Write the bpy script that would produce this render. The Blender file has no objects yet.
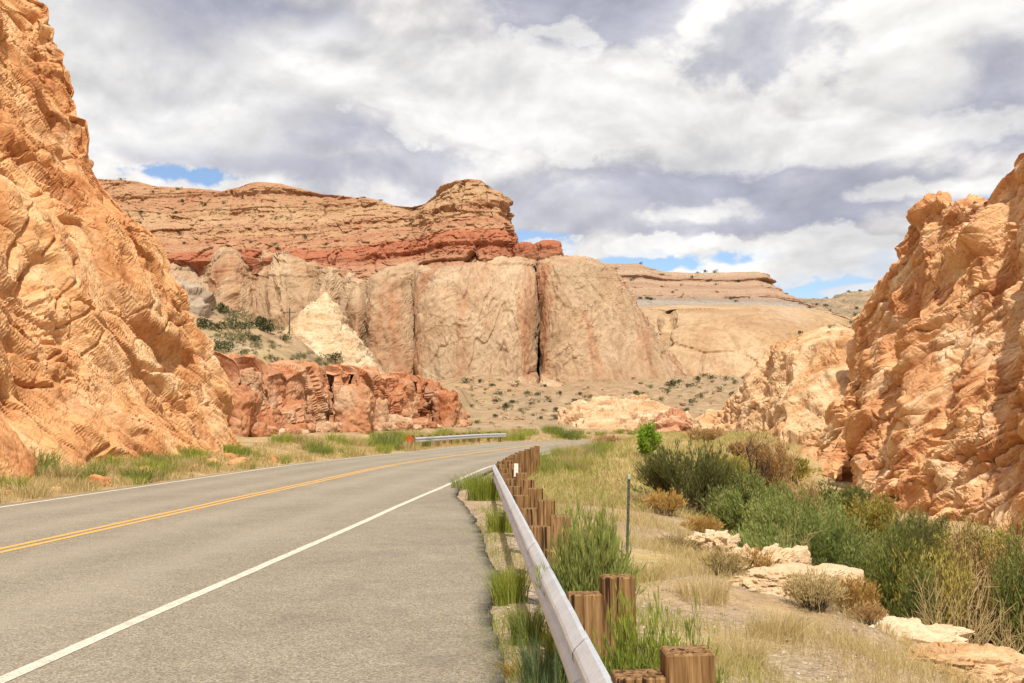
import bpy, math, random
import numpy as np
from math import radians, sin, cos, pi

random.seed(7)
RNG = np.random.default_rng(11)
SC = bpy.context.scene
COL = SC.collection
W_, H_ = 1024, 683
F = 1045.0
CAM_Z = 1.7
PITCH = math.atan(79.5 / F)


def P(px, py, Y):
    a = (px - 512) / F
    b = (341.5 - py) / F
    dy = cos(PITCH) - b * sin(PITCH)
    dz = sin(PITCH) + b * cos(PITCH)
    t = Y / dy
    return np.array([a * t, Y, CAM_Z + dz * t])


# ------------------------------------------------------------------ noise
def _h(ix, iy, iz, seed):
    h = (ix.astype(np.uint32) * np.uint32(374761393)) ^ (iy.astype(np.uint32) * np.uint32(668265263)) \
        ^ (iz.astype(np.uint32) * np.uint32(2147483647 - 58)) ^ np.uint32((seed * 144665 + 1013) & 0xFFFFFFFF)
    h = (h ^ (h >> np.uint32(13))) * np.uint32(1274126177)
    h = (h ^ (h >> np.uint32(16))) * np.uint32(2246822519)
    return h ^ (h >> np.uint32(15))


def _hf(ix, iy, iz, seed):
    return (_h(ix, iy, iz, seed) & np.uint32(0xFFFFFF)).astype(np.float32) / np.float32(0x1000000)


def gnoise(p, seed=0):
    p = np.asarray(p, np.float32)
    i = np.floor(p).astype(np.int64)
    f = p - i
    u = f * f * f * (f * (f * 6 - 15) + 10)
    out = np.zeros(len(p), np.float32)
    for dx in (0, 1):
        wx = u[:, 0] if dx else 1 - u[:, 0]
        for dy in (0, 1):
            wy = u[:, 1] if dy else 1 - u[:, 1]
            for dz in (0, 1):
                wz = u[:, 2] if dz else 1 - u[:, 2]
                h = _h(i[:, 0] + dx, i[:, 1] + dy, i[:, 2] + dz, seed)
                gx = (h & np.uint32(1023)).astype(np.float32) / 511.5 - 1
                gy = ((h >> np.uint32(10)) & np.uint32(1023)).astype(np.float32) / 511.5 - 1
                gz = ((h >> np.uint32(20)) & np.uint32(1023)).astype(np.float32) / 511.5 - 1
                out += wx * wy * wz * (gx * (f[:, 0] - dx) + gy * (f[:, 1] - dy) + gz * (f[:, 2] - dz))
    return out


def fbm(p, octv=4, seed=0, gain=0.5, lac=2.03):
    p = np.asarray(p, np.float32)
    a, s = 1.0, np.zeros(len(p), np.float32)
    for k in range(octv):
        s += a * gnoise(p, seed + k * 17)
        a *= gain
        p = p * lac + 3.7
    return s


def ridged(p, octv=4, seed=0, gain=0.5):
    p = np.asarray(p, np.float32)
    a, s = 1.0, np.zeros(len(p), np.float32)
    for k in range(octv):
        s += a * (1 - np.abs(gnoise(p, seed + k * 13)) * 2.2)
        a *= gain
        p = p * 2.07 + 1.9
    return s


def facet(p, seed=0, tilt=0.8):
    """piecewise-planar cells: returns (offset, edge distance)"""
    p = np.asarray(p, np.float32)
    i = np.floor(p).astype(np.int64)
    n = len(p)
    d1 = np.full(n, 9.0, np.float32)
    d2 = np.full(n, 9.0, np.float32)
    best = np.zeros((n, 3), np.int64)
    bc = np.zeros((n, 3), np.float32)
    for dx in (-1, 0, 1):
        for dy in (-1, 0, 1):
            for dz in (-1, 0, 1):
                c = i + np.array([dx, dy, dz])
                h = _h(c[:, 0], c[:, 1], c[:, 2], seed)
                q = np.empty((n, 3), np.float32)
                q[:, 0] = (h & np.uint32(1023)).astype(np.float32) / 1024
                q[:, 1] = ((h >> np.uint32(10)) & np.uint32(1023)).astype(np.float32) / 1024
                q[:, 2] = ((h >> np.uint32(20)) & np.uint32(1023)).astype(np.float32) / 1024
                q += c
                dd = ((q - p) ** 2).sum(1)
                m = dd < d1
                d2 = np.where(m, d1, np.minimum(d2, dd))
                d1 = np.where(m, dd, d1)
                best[m] = c[m]
                bc[m] = q[m]
    r = _hf(best[:, 0], best[:, 1], best[:, 2], seed + 1)
    g = np.stack([_hf(best[:, 0], best[:, 1], best[:, 2], seed + k) - 0.5 for k in (2, 3, 4)], 1)
    return (r - 0.5) + tilt * (g * (p - bc)).sum(1) * 2, np.sqrt(d2) - np.sqrt(d1)


def sstep(a, b, x):
    t = np.clip((x - a) / (b - a), 0, 1)
    return t * t * (3 - 2 * t)


# ------------------------------------------------------------------ objects
def mesh_np(name, V, quads=None, tris=None, smooth=True, attrs=None):
    me = bpy.data.meshes.new(name)
    V = np.asarray(V, np.float32)
    me.vertices.add(len(V))
    me.vertices.foreach_set('co', V.ravel())
    nq = 0 if quads is None else len(quads)
    nt = 0 if tris is None else len(tris)
    li = []
    if nq:
        li.append(np.asarray(quads, np.int32).ravel())
    if nt:
        li.append(np.asarray(tris, np.int32).ravel())
    li = np.concatenate(li)
    me.loops.add(len(li))
    me.loops.foreach_set('vertex_index', li)
    me.polygons.add(nq + nt)
    st = np.concatenate([np.arange(nq) * 4, nq * 4 + np.arange(nt) * 3]).astype(np.int32)
    me.polygons.foreach_set('loop_start', st)
    me.polygons.foreach_set('use_smooth', np.full(nq + nt, smooth, bool))
    me.update(calc_edges=True)
    for k, v in (attrs or {}).items():
        v = np.asarray(v, np.float32)
        if v.ndim == 1:
            a = me.attributes.new(k, 'FLOAT', 'POINT')
            a.data.foreach_set('value', v)
        else:
            a = me.attributes.new(k, 'FLOAT_COLOR', 'POINT')
            a.data.foreach_set('color', np.concatenate([v, np.ones((len(v), 1), np.float32)], 1).ravel())
    return me


def link(name, me, mat, parent=None, loc=None):
    o = bpy.data.objects.new(name, me)
    COL.objects.link(o)
    if mat is not None and me is not None:
        me.materials.clear()
        me.materials.append(mat)
    if parent is not None:
        o.parent = parent
    if loc is not None:
        o.location = loc
    return o


def tag(o, label=None, cat=None, group=None, kind=None):
    for k, v in (('label', label), ('category', cat), ('group', group), ('kind', kind)):
        if v:
            o[k] = v
    return o


def thing(name, label, cat, loc=(0, 0, 0), group=None, rz=0.0):
    o = bpy.data.objects.new(name, None)
    COL.objects.link(o)
    o.location = loc
    o.rotation_euler = (0, 0, rz)
    o.empty_display_size = 0.2
    return tag(o, label, cat, group)


def dup(root, loc, rz=0.0, sc=1.0, label=None):
    r = root.copy()
    COL.objects.link(r)
    r.location = loc
    r.rotation_euler = (0, 0, rz)
    r.scale = (sc, sc, sc) if not hasattr(sc, '__len__') else sc
    if label:
        r['label'] = label
    for ch in list(root.children):
        c = ch.copy()
        COL.objects.link(c)
        c.parent = r
        for g in list(ch.children):
            d = g.copy()
            COL.objects.link(d)
            d.parent = c
    return r


class MB:
    """collects boxes, prisms and tubes into one mesh"""

    def __init__(self):
        self.v, self.f = [], []

    def add(self, vs, fs):
        b = len(self.v)
        self.v += [tuple(map(float, q)) for q in vs]
        self.f += [tuple(b + i for i in q) for q in fs]

    def box(self, c, s, rz=0.0, ch=0.0):
        x, y, z = s[0] / 2, s[1] / 2, s[2] / 2
        ch = min(ch, x * .45, y * .45, z * .45)
        ca, sa = cos(rz), sin(rz)
        if ch <= 0:
            pts = [(sx * x, sy * y, sz * z) for sz in (-1, 1) for sx, sy in ((-1, -1), (1, -1), (1, 1), (-1, 1))]
            fs = [(3, 2, 1, 0), (4, 5, 6, 7), (0, 1, 5, 4), (1, 2, 6, 5), (2, 3, 7, 6), (3, 0, 4, 7)]
        else:
            def ring(k, zz):
                a, b = x - k, y - k
                e = ch
                return [(-a + e, -b, zz), (a - e, -b, zz), (a, -b + e, zz), (a, b - e, zz), (a - e, b, zz), (-a + e, b, zz), (-a, b - e, zz), (-a, -b + e, zz)]
            pts = ring(ch * .8, -z) + ring(0, -z + ch) + ring(0, z - ch) + ring(ch * .8, z)
            fs = [tuple(range(7, -1, -1)), tuple(range(24, 32))]
            for r in range(3):
                for k in range(8):
                    fs.append((r * 8 + k, r * 8 + (k + 1) % 8, r * 8 + 8 + (k + 1) % 8, r * 8 + 8 + k))
        self.add([(c[0] + px * ca - py * sa, c[1] + px * sa + py * ca, c[2] + pz) for px, py, pz in pts], fs)

    def tube(self, pts, rad, n=8):
        pts = [np.array(p, float) for p in pts]
        rad = [rad] * len(pts) if not hasattr(rad, '__len__') else rad
        vs, fs = [], []
        for k, p in enumerate(pts):
            d = pts[min(k + 1, len(pts) - 1)] - pts[max(k - 1, 0)]
            d /= np.linalg.norm(d) + 1e-9
            a = np.cross(d, (0.31, 0.95, 0.05) if abs(d[1]) < .9 else (1, 0, 0))
            a /= np.linalg.norm(a) + 1e-9
            b = np.cross(d, a)
            for j in range(n):
                t = 2 * pi * j / n
                vs.append(p + rad[k] * (cos(t) * a + sin(t) * b))
        for k in range(len(pts) - 1):
            for j in range(n):
                fs.append((k * n + j, k * n + (j + 1) % n, k * n + n + (j + 1) % n, k * n + n + j))
        fs.append(tuple(range(n - 1, -1, -1)))
        fs.append(tuple((len(pts) - 1) * n + j for j in range(n)))
        self.add(vs, fs)

    def build(self, name, mat, parent=None, loc=None, smooth=False):
        me = bpy.data.meshes.new(name)
        me.from_pydata(self.v, [], self.f)
        me.polygons.foreach_set('use_smooth', [smooth] * len(me.polygons))
        me.update()
        return link(name, me, mat, parent, loc)


# ------------------------------------------------------------------ materials
class NT:
    def __init__(self, name):
        self.m = bpy.data.materials.new(name)
        self.m.use_nodes = True
        self.t = self.m.node_tree
        self.t.nodes.clear()
        self.out = self.n('ShaderNodeOutputMaterial')
        self._pos = None

    def n(self, typ, **kw):
        nd = self.t.nodes.new(typ)
        for k, v in kw.items():
            setattr(nd, k, v)
        return nd

    def l(self, a, b):
        self.t.links.new(a, b)

    def setin(self, sock, v):
        if hasattr(v, 'is_output'):
            self.l(v, sock)
        elif hasattr(v, '__len__') and len(v) == 3 and sock.type == 'RGBA':
            sock.default_value = (*v, 1)
        else:
            sock.default_value = v

    def pos(self):
        if self._pos is None:
            self._pos = self.n('ShaderNodeNewGeometry').outputs['Position']
        return self._pos

    def objpos(self):
        return self.n('ShaderNodeTexCoord').outputs['Object']

    def frame(self, vec, R, sc):
        c = self.n('ShaderNodeCombineXYZ')
        for k in range(3):
            d = self.n('ShaderNodeVectorMath', operation='DOT_PRODUCT')
            self.l(vec, d.inputs[0])
            d.inputs[1].default_value = tuple(float(q) * sc[k] for q in R[k])
            self.l(d.outputs['Value'], c.inputs[k])
        return c.outputs[0]

    def mapping(self, vec, scale=(1, 1, 1), rot=(0, 0, 0), loc=(0, 0, 0)):
        m = self.n('ShaderNodeMapping')
        m.inputs['Scale'].default_value = scale
        m.inputs['Rotation'].default_value = rot
        m.inputs['Location'].default_value = loc
        self.l(vec, m.inputs['Vector'])
        return m.outputs[0]

    def noise(self, vec, scale, detail=4, rough=.55, dist=0.0):
        m = self.n('ShaderNodeTexNoise')
        m.inputs['Scale'].default_value = scale
        m.inputs['Detail'].default_value = detail
        m.inputs['Roughness'].default_value = rough
        m.inputs['Distortion'].default_value = dist
        self.l(vec, m.inputs['Vector'])
        return m.outputs['Fac']

    def voronoi(self, vec, scale, feature='F1', out='Distance', rnd=1.0):
        m = self.n('ShaderNodeTexVoronoi', feature=feature)
        m.inputs['Scale'].default_value = scale
        m.inputs['Randomness'].default_value = rnd
        self.l(vec, m.inputs['Vector'])
        return m.outputs[out]

    def math(self, op, a, b=0.0, c=None, clamp=False):
        m = self.n('ShaderNodeMath', operation=op, use_clamp=clamp)
        self.setin(m.inputs[0], a)
        self.setin(m.inputs[1], b)
        if c is not None:
            self.setin(m.inputs[2], c)
        return m.outputs[0]

    def maprange(self, v, a, b, c=0.0, d=1.0):
        m = self.n('ShaderNodeMapRange')
        m.interpolation_type = 'SMOOTHSTEP'
        self.setin(m.inputs['Value'], v)
        for k, x in zip(('From Min', 'From Max', 'To Min', 'To Max'), (a, b, c, d)):
            m.inputs[k].default_value = x
        return m.outputs[0]

    def ramp(self, fac, stops, interp='LINEAR'):
        r = self.n('ShaderNodeValToRGB')
        r.color_ramp.interpolation = interp
        e = r.color_ramp.elements
        while len(e) < len(stops):
            e.new(0.5)
        for k, (p, c) in enumerate(stops):
            e[k].position = p
            e[k].color = (*c, 1) if len(c) == 3 else c
        self.l(fac, r.inputs[0])
        return r.outputs[0]

    def mix(self, fac, a, b, blend='MIX'):
        m = self.n('ShaderNodeMix', data_type='RGBA', blend_type=blend)
        self.setin(m.inputs[0], fac)
        self.setin(m.inputs[6], a)
        self.setin(m.inputs[7], b)
        return m.outputs[2]

    def attr(self, name, out='Fac'):
        a = self.n('ShaderNodeAttribute', attribute_name=name)
        return a.outputs[out]

    def sepz(self, vec):
        s = self.n('ShaderNodeSeparateXYZ')
        self.l(vec, s.inputs[0])
        return s.outputs

    def bump(self, h, strength=.5, dist=.1, normal=None):
        b = self.n('ShaderNodeBump')
        b.inputs['Strength'].default_value = strength
        b.inputs['Distance'].default_value = dist
        self.l(h, b.inputs['Height'])
        if normal is not None:
            self.l(normal, b.inputs['Normal'])
        return b.outputs[0]

    def principled(self, color, rough=.85, metal=0.0, normal=None, spec=.3):
        b = self.n('ShaderNodeBsdfPrincipled')
        self.setin(b.inputs['Base Color'], color)
        self.setin(b.inputs['Roughness'], rough)
        b.inputs['Metallic'].default_value = metal
        b.inputs['Specular IOR Level'].default_value = spec
        if normal is not None:
            self.l(normal, b.inputs['Normal'])
        self.l(b.outputs[0], self.out.inputs[0])
        return b


def rock_mat(name, cols, size=3.0, rot=(0, 0, 0), aniso=(1, 1, 1), stain=None, stain_amt=.5, pale=None, pale_amt=.4, lines=None, bump=.6, bdist=None, strata=None, var=(.38, .62), R=None, crack=.16):
    """cols: three base colours along a noise; stain: vertical run colour; lines: bedding seams; strata: z-ordered ramp"""
    t = NT(name)
    p = t.pos()
    pm = t.mapping(p, aniso, rot) if R is None else t.frame(p, R, aniso)
    n1 = t.noise(pm, 1.0 / size, 7, .62, .6)
    k = len(cols)
    base = t.ramp(n1, [(var[0] + (var[1] - var[0]) * i / (k - 1), c) for i, c in enumerate(cols)])
    if strata:
        z = t.sepz(p)[2]
        w = t.noise(p, strata['warp'], 3, .5)
        zz = t.math('ADD', z, t.math('MULTIPLY', t.math('SUBTRACT', w, .5), strata['amp']))
        fr = t.n('ShaderNodeMapRange')
        t.l(zz, fr.inputs[0])
        fr.inputs[1].default_value, fr.inputs[2].default_value = strata['z']
        sc_ = t.ramp(fr.outputs[0], strata['stops'])
        base = t.mix(strata.get('mix', .75), base, sc_)
        fine = t.noise(t.mapping(p, (.02, .02, strata.get('fine', 1.2))), 1.0, 5, .7)
        base = t.mix(t.maprange(fine, .5, .68, 0, .42), base, strata['seam'])
    if pale:
        n2 = t.noise(t.mapping(p, (1, 1, 1), (.4, .2, 1.1), (13, 5, 2)), .8 / size, 5, .6, .4)
        base = t.mix(t.maprange(n2, .5, .68, 0, pale_amt), base, pale)
    if stain:
        n3 = t.noise(t.mapping(p, (1, 1, .16)), 2.2 / size, 5, .65, .3)
        base = t.mix(t.maprange(n3, .49, .66, 0, stain_amt), base, stain)
    if lines:
        n4 = t.noise(t.mapping(p, lines['scale']) if R is None else t.frame(p, R, lines['scale']), 1.0, 5, .65, .5)
        base = t.mix(t.maprange(n4, lines.get('lo', .54), lines.get('hi', .64), 0, lines.get('amt', .6)), base, lines['col'])
    fine2 = t.noise(p, 18.0 / size, 6, .7)
    base = t.mix(1.0, base, t.ramp(fine2, [(.25, (.68, .66, .64)), (.5, (1, 1, 1)), (.75, (1.22, 1.2, 1.16))]), 'MULTIPLY')
    bd = bdist or size * .05
    h1 = t.noise(pm, 4.0 / size, 6, .68, .3)
    h2 = t.voronoi(t.mapping(pm, (1, 1, 1), (.3, .5, .2)), 3.2 / size, 'DISTANCE_TO_EDGE')
    h2 = t.maprange(h2, 0.0, .06)
    h = t.math('ADD', h1, t.math('MULTIPLY', h2, crack))
    nb = t.bump(h, min(1.0, bump * 1.5), bd)
    nb = t.bump(fine2, min(1.0, bump * 1.3), bd * .4, nb)
    t.principled(base, .92, 0, nb, .15)
    return t.m


def leaf_mat(name, c1, c2, c3, trans=.3):
    t = NT(name)
    a = t.attr('tint')
    oi = t.n('ShaderNodeObjectInfo').outputs['Random']
    v = t.math('ADD', a, t.math('MULTIPLY', t.math('SUBTRACT', oi, .5), .16))
    c = t.ramp(v, [(0.05, c1), (.5, c2), (.95, c3)])
    b = t.n('ShaderNodeBsdfPrincipled')
    t.l(c, b.inputs['Base Color'])
    b.inputs['Roughness'].default_value = .7
    b.inputs['Specular IOR Level'].default_value = .2
    tr = t.n('ShaderNodeBsdfTranslucent')
    t.l(c, tr.inputs['Color'])
    mx = t.n('ShaderNodeMixShader')
    mx.inputs[0].default_value = trans
    t.l(b.outputs[0], mx.inputs[1])
    t.l(tr.outputs[0], mx.inputs[2])
    t.l(mx.outputs[0], t.out.inputs[0])
    return t.m


def plain_mat(name, c, rough=.6, metal=0.0, nscale=30, namt=.25, bump=.2):
    t = NT(name)
    n = t.noise(t.objpos(), nscale, 5, .6)
    col = t.mix(1.0, c, t.ramp(n, [(.3, (1 - namt,) * 3), (.7, (1 + namt,) * 3)]), 'MULTIPLY')
    t.principled(col, rough, metal, t.bump(n, bump, .005))
    return t.m


# ------------------------------------------------------------------ road line geometry
DS = 0.5
S = np.arange(-60, 190, DS)
HEAD = np.interp(S, [-60, 36, 48, 78, 104, 140, 190], [.0765, .0765, .185, .19, 1.15, 1.35, 1.3])
_x = np.concatenate([[0], np.cumsum(np.sin(HEAD[:-1]) * DS)])
_y = np.concatenate([[0], np.cumsum(np.cos(HEAD[:-1]) * DS)])
i0 = int(np.argmin(np.abs(S)))
CX = _x - _x[i0] - 7.80
CY = _y - _y[i0]
HW = 3.9


def st2xy(s, t):
    s = np.asarray(s, float)
    hx = np.interp(s, S, HEAD)
    return np.interp(s, S, CX) + np.cos(hx) * t, np.interp(s, S, CY) - np.sin(hx) * t


def xy2st(x, y):
    x = np.asarray(x, np.float32)
    y = np.asarray(y, np.float32)
    n = len(x)
    so = np.empty(n, np.float32)
    to = np.empty(n, np.float32)
    cx, cy = CX.astype(np.float32)[::2], CY.astype(np.float32)[::2]
    ss, hh = S.astype(np.float32)[::2], HEAD.astype(np.float32)[::2]
    for a in range(0, n, 40000):
        X, Y = x[a:a + 40000], y[a:a + 40000]
        d = (X[:, None] - cx) ** 2 + (Y[:, None] - cy) ** 2
        k = d.argmin(1)
        dx, dy = X - cx[k], Y - cy[k]
        h = hh[k]
        so[a:a + 40000] = ss[k] + dx * np.sin(h) + dy * np.cos(h)
        to[a:a + 40000] = dx * np.cos(h) - dy * np.sin(h)
    return so, to


def t_rail(s):
    return np.interp(s, [-60, 4, 25, 31, 36, 200], [11.9, 7.93, 5.50, 5.4, 5.55, 5.6])


def t_edge(s):
    return np.interp(s, [-60, 0, 6.8, 8.8, 13, 18.9, 24.7, 28, 200], [10.5, 7.75, 7.25, 7.04, 6.57, 5.76, 4.65, 4.3, 4.25])


# ------------------------------------------------------------------ terrain height
BL = np.array([P(190, 450, 56)[:2], P(250, 450, 63)[:2], P(330, 445, 77)[:2], P(400, 440, 93)[:2], P(452, 438, 108)[:2], P(480, 436, 135)[:2], P(500, 430, 180)[:2], P(505, 430, 300)[:2]])


def ledge_q(x, y):
    """signed distance left of / behind the red ledge's front line"""
    x = np.asarray(x, float)
    y = np.asarray(y, float)
    xl = np.interp(y, BL[:, 1], BL[:, 0])
    return (xl - x) * .95


def zt(x, y, road_dip=True):
    x = np.asarray(x, np.float32)
    y = np.asarray(y, np.float32)
    s, t = xy2st(x, y)
    p2 = np.stack([x, y, np.zeros_like(x)], 1)
    n_s = fbm(p2 * 0.9, 4, 3)
    n_m = fbm(p2 * 0.16, 4, 5)
    n_l = fbm(p2 * 0.02, 4, 9)
    d = t - t_rail(s)
    # right side: bank down into the wash
    wide = np.interp(s, [-60, 10, 24, 40, 70, 100], [4.0, 4.0, 4.2, 5.6, 8.0, 14.0])
    depth = np.interp(s, [-60, 25, 50, 80, 100, 115], [3.0, 3.0, 3.0, 2.7, 1.6, .5])
    k = d / wide
    near = np.interp(k, [0, .12, 1.0, 1.12, 1.7, 2.1], [-.02, -.12, -.75, -.95, -2.5, -3.0])
    flat = np.interp(k, [0, .12, 1.0, 1.12, 1.7, 2.1], [-.02, -.1, -.25, -.4, -.85, -1.0]) * depth
    wgt = sstep(24, 46, s)
    zr = near * (1 - wgt) + flat * wgt
    zr += .42 * sstep(34, 42, s) * sstep(.25, 1.3, d) * (1 - sstep(7, 13, d)) + .3 * sstep(48, 66, s) * sstep(.3, 3.0, d) * (1 - sstep(10, 18, d)) + .22 * sstep(30, 50, s) * sstep(.2, 2.5, d) * (1 - sstep(6, 12, d))
    zr += np.where(d > .3, (n_s * .09 + n_m * .28) * np.clip((d - .3) * .6, 0, 1), n_s * .015)
    # left verge
    zl = np.interp(-t, [4.2, 4.8, 6.2, 8, 12, 20], [-.02, -.06, .10, .45, .8, 1.2]) + (n_s * .10 + n_m * .2) * np.clip((-t - 4.6) * .7, 0, 1)
    z = np.where(t > 0, zr, zl)
    # valley floor rising to the far cliffs
    far = np.maximum(0, y - 112) * .058
    far = np.where(far > 15, 15 + (far - 15) * .10, far)
    far = far + sstep(112, 200, y) * (n_l * 4.0 + n_m * 2.0 + n_s * .22 - np.abs(n_l) * 5.0)
    far += sstep(110, 250, y) * np.clip((x - 12) * .03, 0, 2) * np.clip((420 - y) / 100, 0, 1)
    zfar = np.where(y > 100, far, 0)
    road_w = sstep(3, 16, np.abs(t)) if True else 1
    z = z + zfar * np.where(s < 160, np.clip((np.abs(t) - 6) / 14, 0, 1), 1)
    # talus cone below the tall wall
    cx, cy, _ = P(478, 400, 255)
    r = np.hypot((x - cx) / 1.1, y - cy)
    z = np.maximum(z, np.where(r < 46, 14 - r * .3 + n_m * .8, -99))
    # scrub hill above the red ledge
    q = ledge_q(x, y)
    hill = 5.0 + .13 * q + .36 * np.clip(-x - 20, 0, 17) + .08 * np.clip(-x - 37, 0, 60) + n_m * 1.1 + n_l * 3.0 + n_s * .12
    hill = np.where(y > 46, hill, 0)
    up = sstep(1.8, 5.0, q) * sstep(44, 54, y) * (1 - sstep(230, 330, y))
    z = np.maximum(z, np.where(up > 0.0, z * (1 - up) + hill * up, -99))
    if road_dip:
        under = sstep(-.25, .05, np.minimum(t + 4.3, t_edge(s) - t)) * (s < 165) * (s > -60)
        z = np.where(under > 0, z * (1 - under) + (-.07) * under, z)
    return z


def zt1(x, y):
    return float(zt(np.array([x]), np.array([y]))[0])


# ------------------------------------------------------------------ ground sheet
def polar_grid(r, th):
    R, T = np.meshgrid(r, th, indexing='ij')
    X, Y = R * np.sin(T), R * np.cos(T)
    return X.ravel(), Y.ravel()


def grid_quads(n, m, wrap=False):
    i = np.arange(n - 1)[:, None]
    j = np.arange(m if wrap else m - 1)[None, :]
    j2 = (j + 1) % m
    a = i * m + j
    b = i * m + j2
    c = (i + 1) * m + j2
    d = (i + 1) * m + j
    return np.stack([np.broadcast_to(q, (n - 1, j.shape[1])).ravel() for q in (a, b, c, d)], 1)


def ground_mat():
    t = NT('ground_soil')
    p = t.pos()
    zone = t.attr('zone', 'Color')
    sp = t.n('ShaderNodeSeparateColor')
    t.l(zone, sp.inputs[0])
    n1 = t.noise(p, .7, 7, .65, .3)
    soil = t.ramp(n1, [(.35, (.34, .225, .12)), (.5, (.46, .32, .18)), (.66, (.56, .41, .24))])
    grav_v = t.voronoi(p, 26, 'F1', 'Color')
    gs = t.n('ShaderNodeSeparateColor')
    t.l(grav_v, gs.inputs[0])
    grav = t.ramp(gs.outputs[0], [(0, (.22, .175, .14)), (.35, (.38, .30, .235)), (.7, (.50, .40, .31)), (1, (.66, .55, .42))])
    base = t.mix(sp.outputs[0], soil, grav)
    n2 = t.noise(p, 1.6, 6, .7)
    straw = t.ramp(n2, [(.3, (.36, .28, .12)), (.5, (.50, .38, .17)), (.7, (.58, .44, .22))])
    base = t.mix(sp.outputs[1], base, straw)
    n3 = t.noise(p, .12, 6, .6)
    red = t.ramp(n3, [(.35, (.40, .20, .11)), (.6, (.52, .28, .16))])
    base = t.mix(sp.outputs[2], base, red)
    yy = t.sepz(p)[1]
    base = t.mix(t.maprange(yy, 60, 130, 0, .8), base, t.ramp(t.noise(p, .35, 7, .72), [(.36, (.20, .135, .075)), (.5, (.33, .225, .135)), (.64, (.44, .31, .19))]))
    f = t.noise(p, 9, 7, .75)
    base = t.mix(1.0, base, t.ramp(f, [(.25, (.66, .64, .62)), (.5, (1, 1, 1)), (.75, (1.25, 1.23, 1.2))]), 'MULTIPLY')
    d1 = t.voronoi(p, 26, 'F1')
    h = t.math('SUBTRACT', t.noise(p, 12, 8, .75), t.math('MULTIPLY', d1, .6))
    nb = t.bump(h, .8, .03)
    nb = t.bump(t.noise(p, 1.1, 8, .7), .6, .35, nb)
    t.principled(base, .95, 0, nb, .1)
    return t.m


def build_ground():
    r = np.concatenate([[.02], np.geomspace(.6, 150, 470), np.geomspace(152, 5000, 90)])
    th = np.radians(np.concatenate([np.linspace(-180, -34, 60)[:-1], np.linspace(-34, 34, 460)[:-1], np.linspace(34, 180, 60)[:-1]]))
    x, y = polar_grid(r, th)
    z = zt(x, y)
    s, t = xy2st(x, y)
    d = t - t_rail(s)
    p2 = np.stack([x, y, z], 1)
    nm = fbm(p2 * .35, 4, 21)
    nl = fbm(p2 * .05, 4, 23)
    wide = np.interp(s, [-60, 10, 24, 40, 70, 100], [4.0, 4.0, 4.2, 5.6, 8.0, 14.0])
    near = (s < 115)
    grav = ((d > .0) & (d < wide * 1.05) & near) * np.clip(.75 + nm * 1.2, 0, 1) * (1 - sstep(24, 42, s))
    grav = np.maximum(grav, ((d <= .0) & (t > 3)) * .55)
    grass = ((d > .4) & near) * np.clip(.15 + nm * 1.3 + sstep(20, 40, s) * .75, 0, .95)
    grass = np.where((t < -4.2) & (t > -12) & (s < 112), np.clip(.25 + nm * .9, 0, .8), grass)
    grass = np.where(d > wide * 1.3, np.clip(.3 + nm, 0, 1), grass)
    farw = sstep(100, 130, y)
    grass = np.where(y > 100, np.clip(.42 + nl * 1.2 + nm * .4, 0, .7) * (1 - .4 * farw), grass)
    red = np.where(y > 100, np.clip(nl * 1.6 - .02, 0, .5), 0)
    cx, cy, _ = P(478, 400, 255)
    red = np.maximum(red, (1 - sstep(28, 46, np.hypot((x - cx) / 1.1, y - cy) + nm * 5)) * .8)
    grav = np.where(y > 100, np.clip(.6 + nm * .6, 0, 1), grav)
    q = ledge_q(x, y)
    hillm = (q > 1.5) & (y > 46) & (y < 300)
    grav = np.where(hillm, np.clip(.55 + nm * .9, 0, 1), grav)
    grass = np.where(hillm, np.clip(.5 + nm * 1.1 - nl, 0, .85), grass)
    me = mesh_np('ground', p2, grid_quads(len(r), len(th), True), attrs={'zone': np.stack([grav, grass, red], 1)})
    tag(link('ground', me, ground_mat()), kind='structure')


# ------------------------------------------------------------------ road
def asphalt_mat():
    t = NT('asphalt')
    p = t.pos()
    v = t.voronoi(p, 75, 'F1', 'Color')
    sc_ = t.n('ShaderNodeSeparateColor')
    t.l(v, sc_.inputs[0])
    agg = t.ramp(sc_.outputs[0], [(0, (.155, .134, .102)), (.35, (.24, .208, .16)), (.75, (.30, .26, .20)), (1, (.42, .365, .28))])
    n1 = t.noise(p, .35, 5, .6)
    n2 = t.noise(p, 2.3, 6, .7)
    big = t.ramp(n1, [(.3, (.88, .88, .88)), (.7, (1.1, 1.1, 1.1))])
    c = t.mix(1.0, agg, big, 'MULTIPLY')
    pull = t.attr('pull')
    c = t.mix(1.0, c, t.ramp(t.math('ADD', n2, t.math('MULTIPLY', pull, .0)), [(.3, (.9, .9, .9)), (.7, (1.09, 1.09, 1.08))]), 'MULTIPLY')
    patch = t.maprange(t.math('MULTIPLY', t.noise(p, .9, 6, .7, .4), pull),   .50, .66, 0, .32)
    c = t.mix(patch, c, (.15, .13, .105))
    wheel = t.attr('wheel')
    c = t.mix(t.math('MULTIPLY', wheel, .35), c, (.37, .325, .255))
    edge = t.attr('edge')
    c = t.mix(t.math('MULTIPLY', edge, t.maprange(n2, .35, .6, .2, 1.0)), c, (.055, .05, .045))
    d = t.voronoi(p, 75, 'F1')
    h = t.math('SUBTRACT', t.math('MULTIPLY', t.noise(p, 40, 4, .7), .5), t.math('MULTIPLY', d, .9))
    t.principled(c, .85, 0, t.bump(h, .5, .010), .25)
    return t.m


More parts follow.
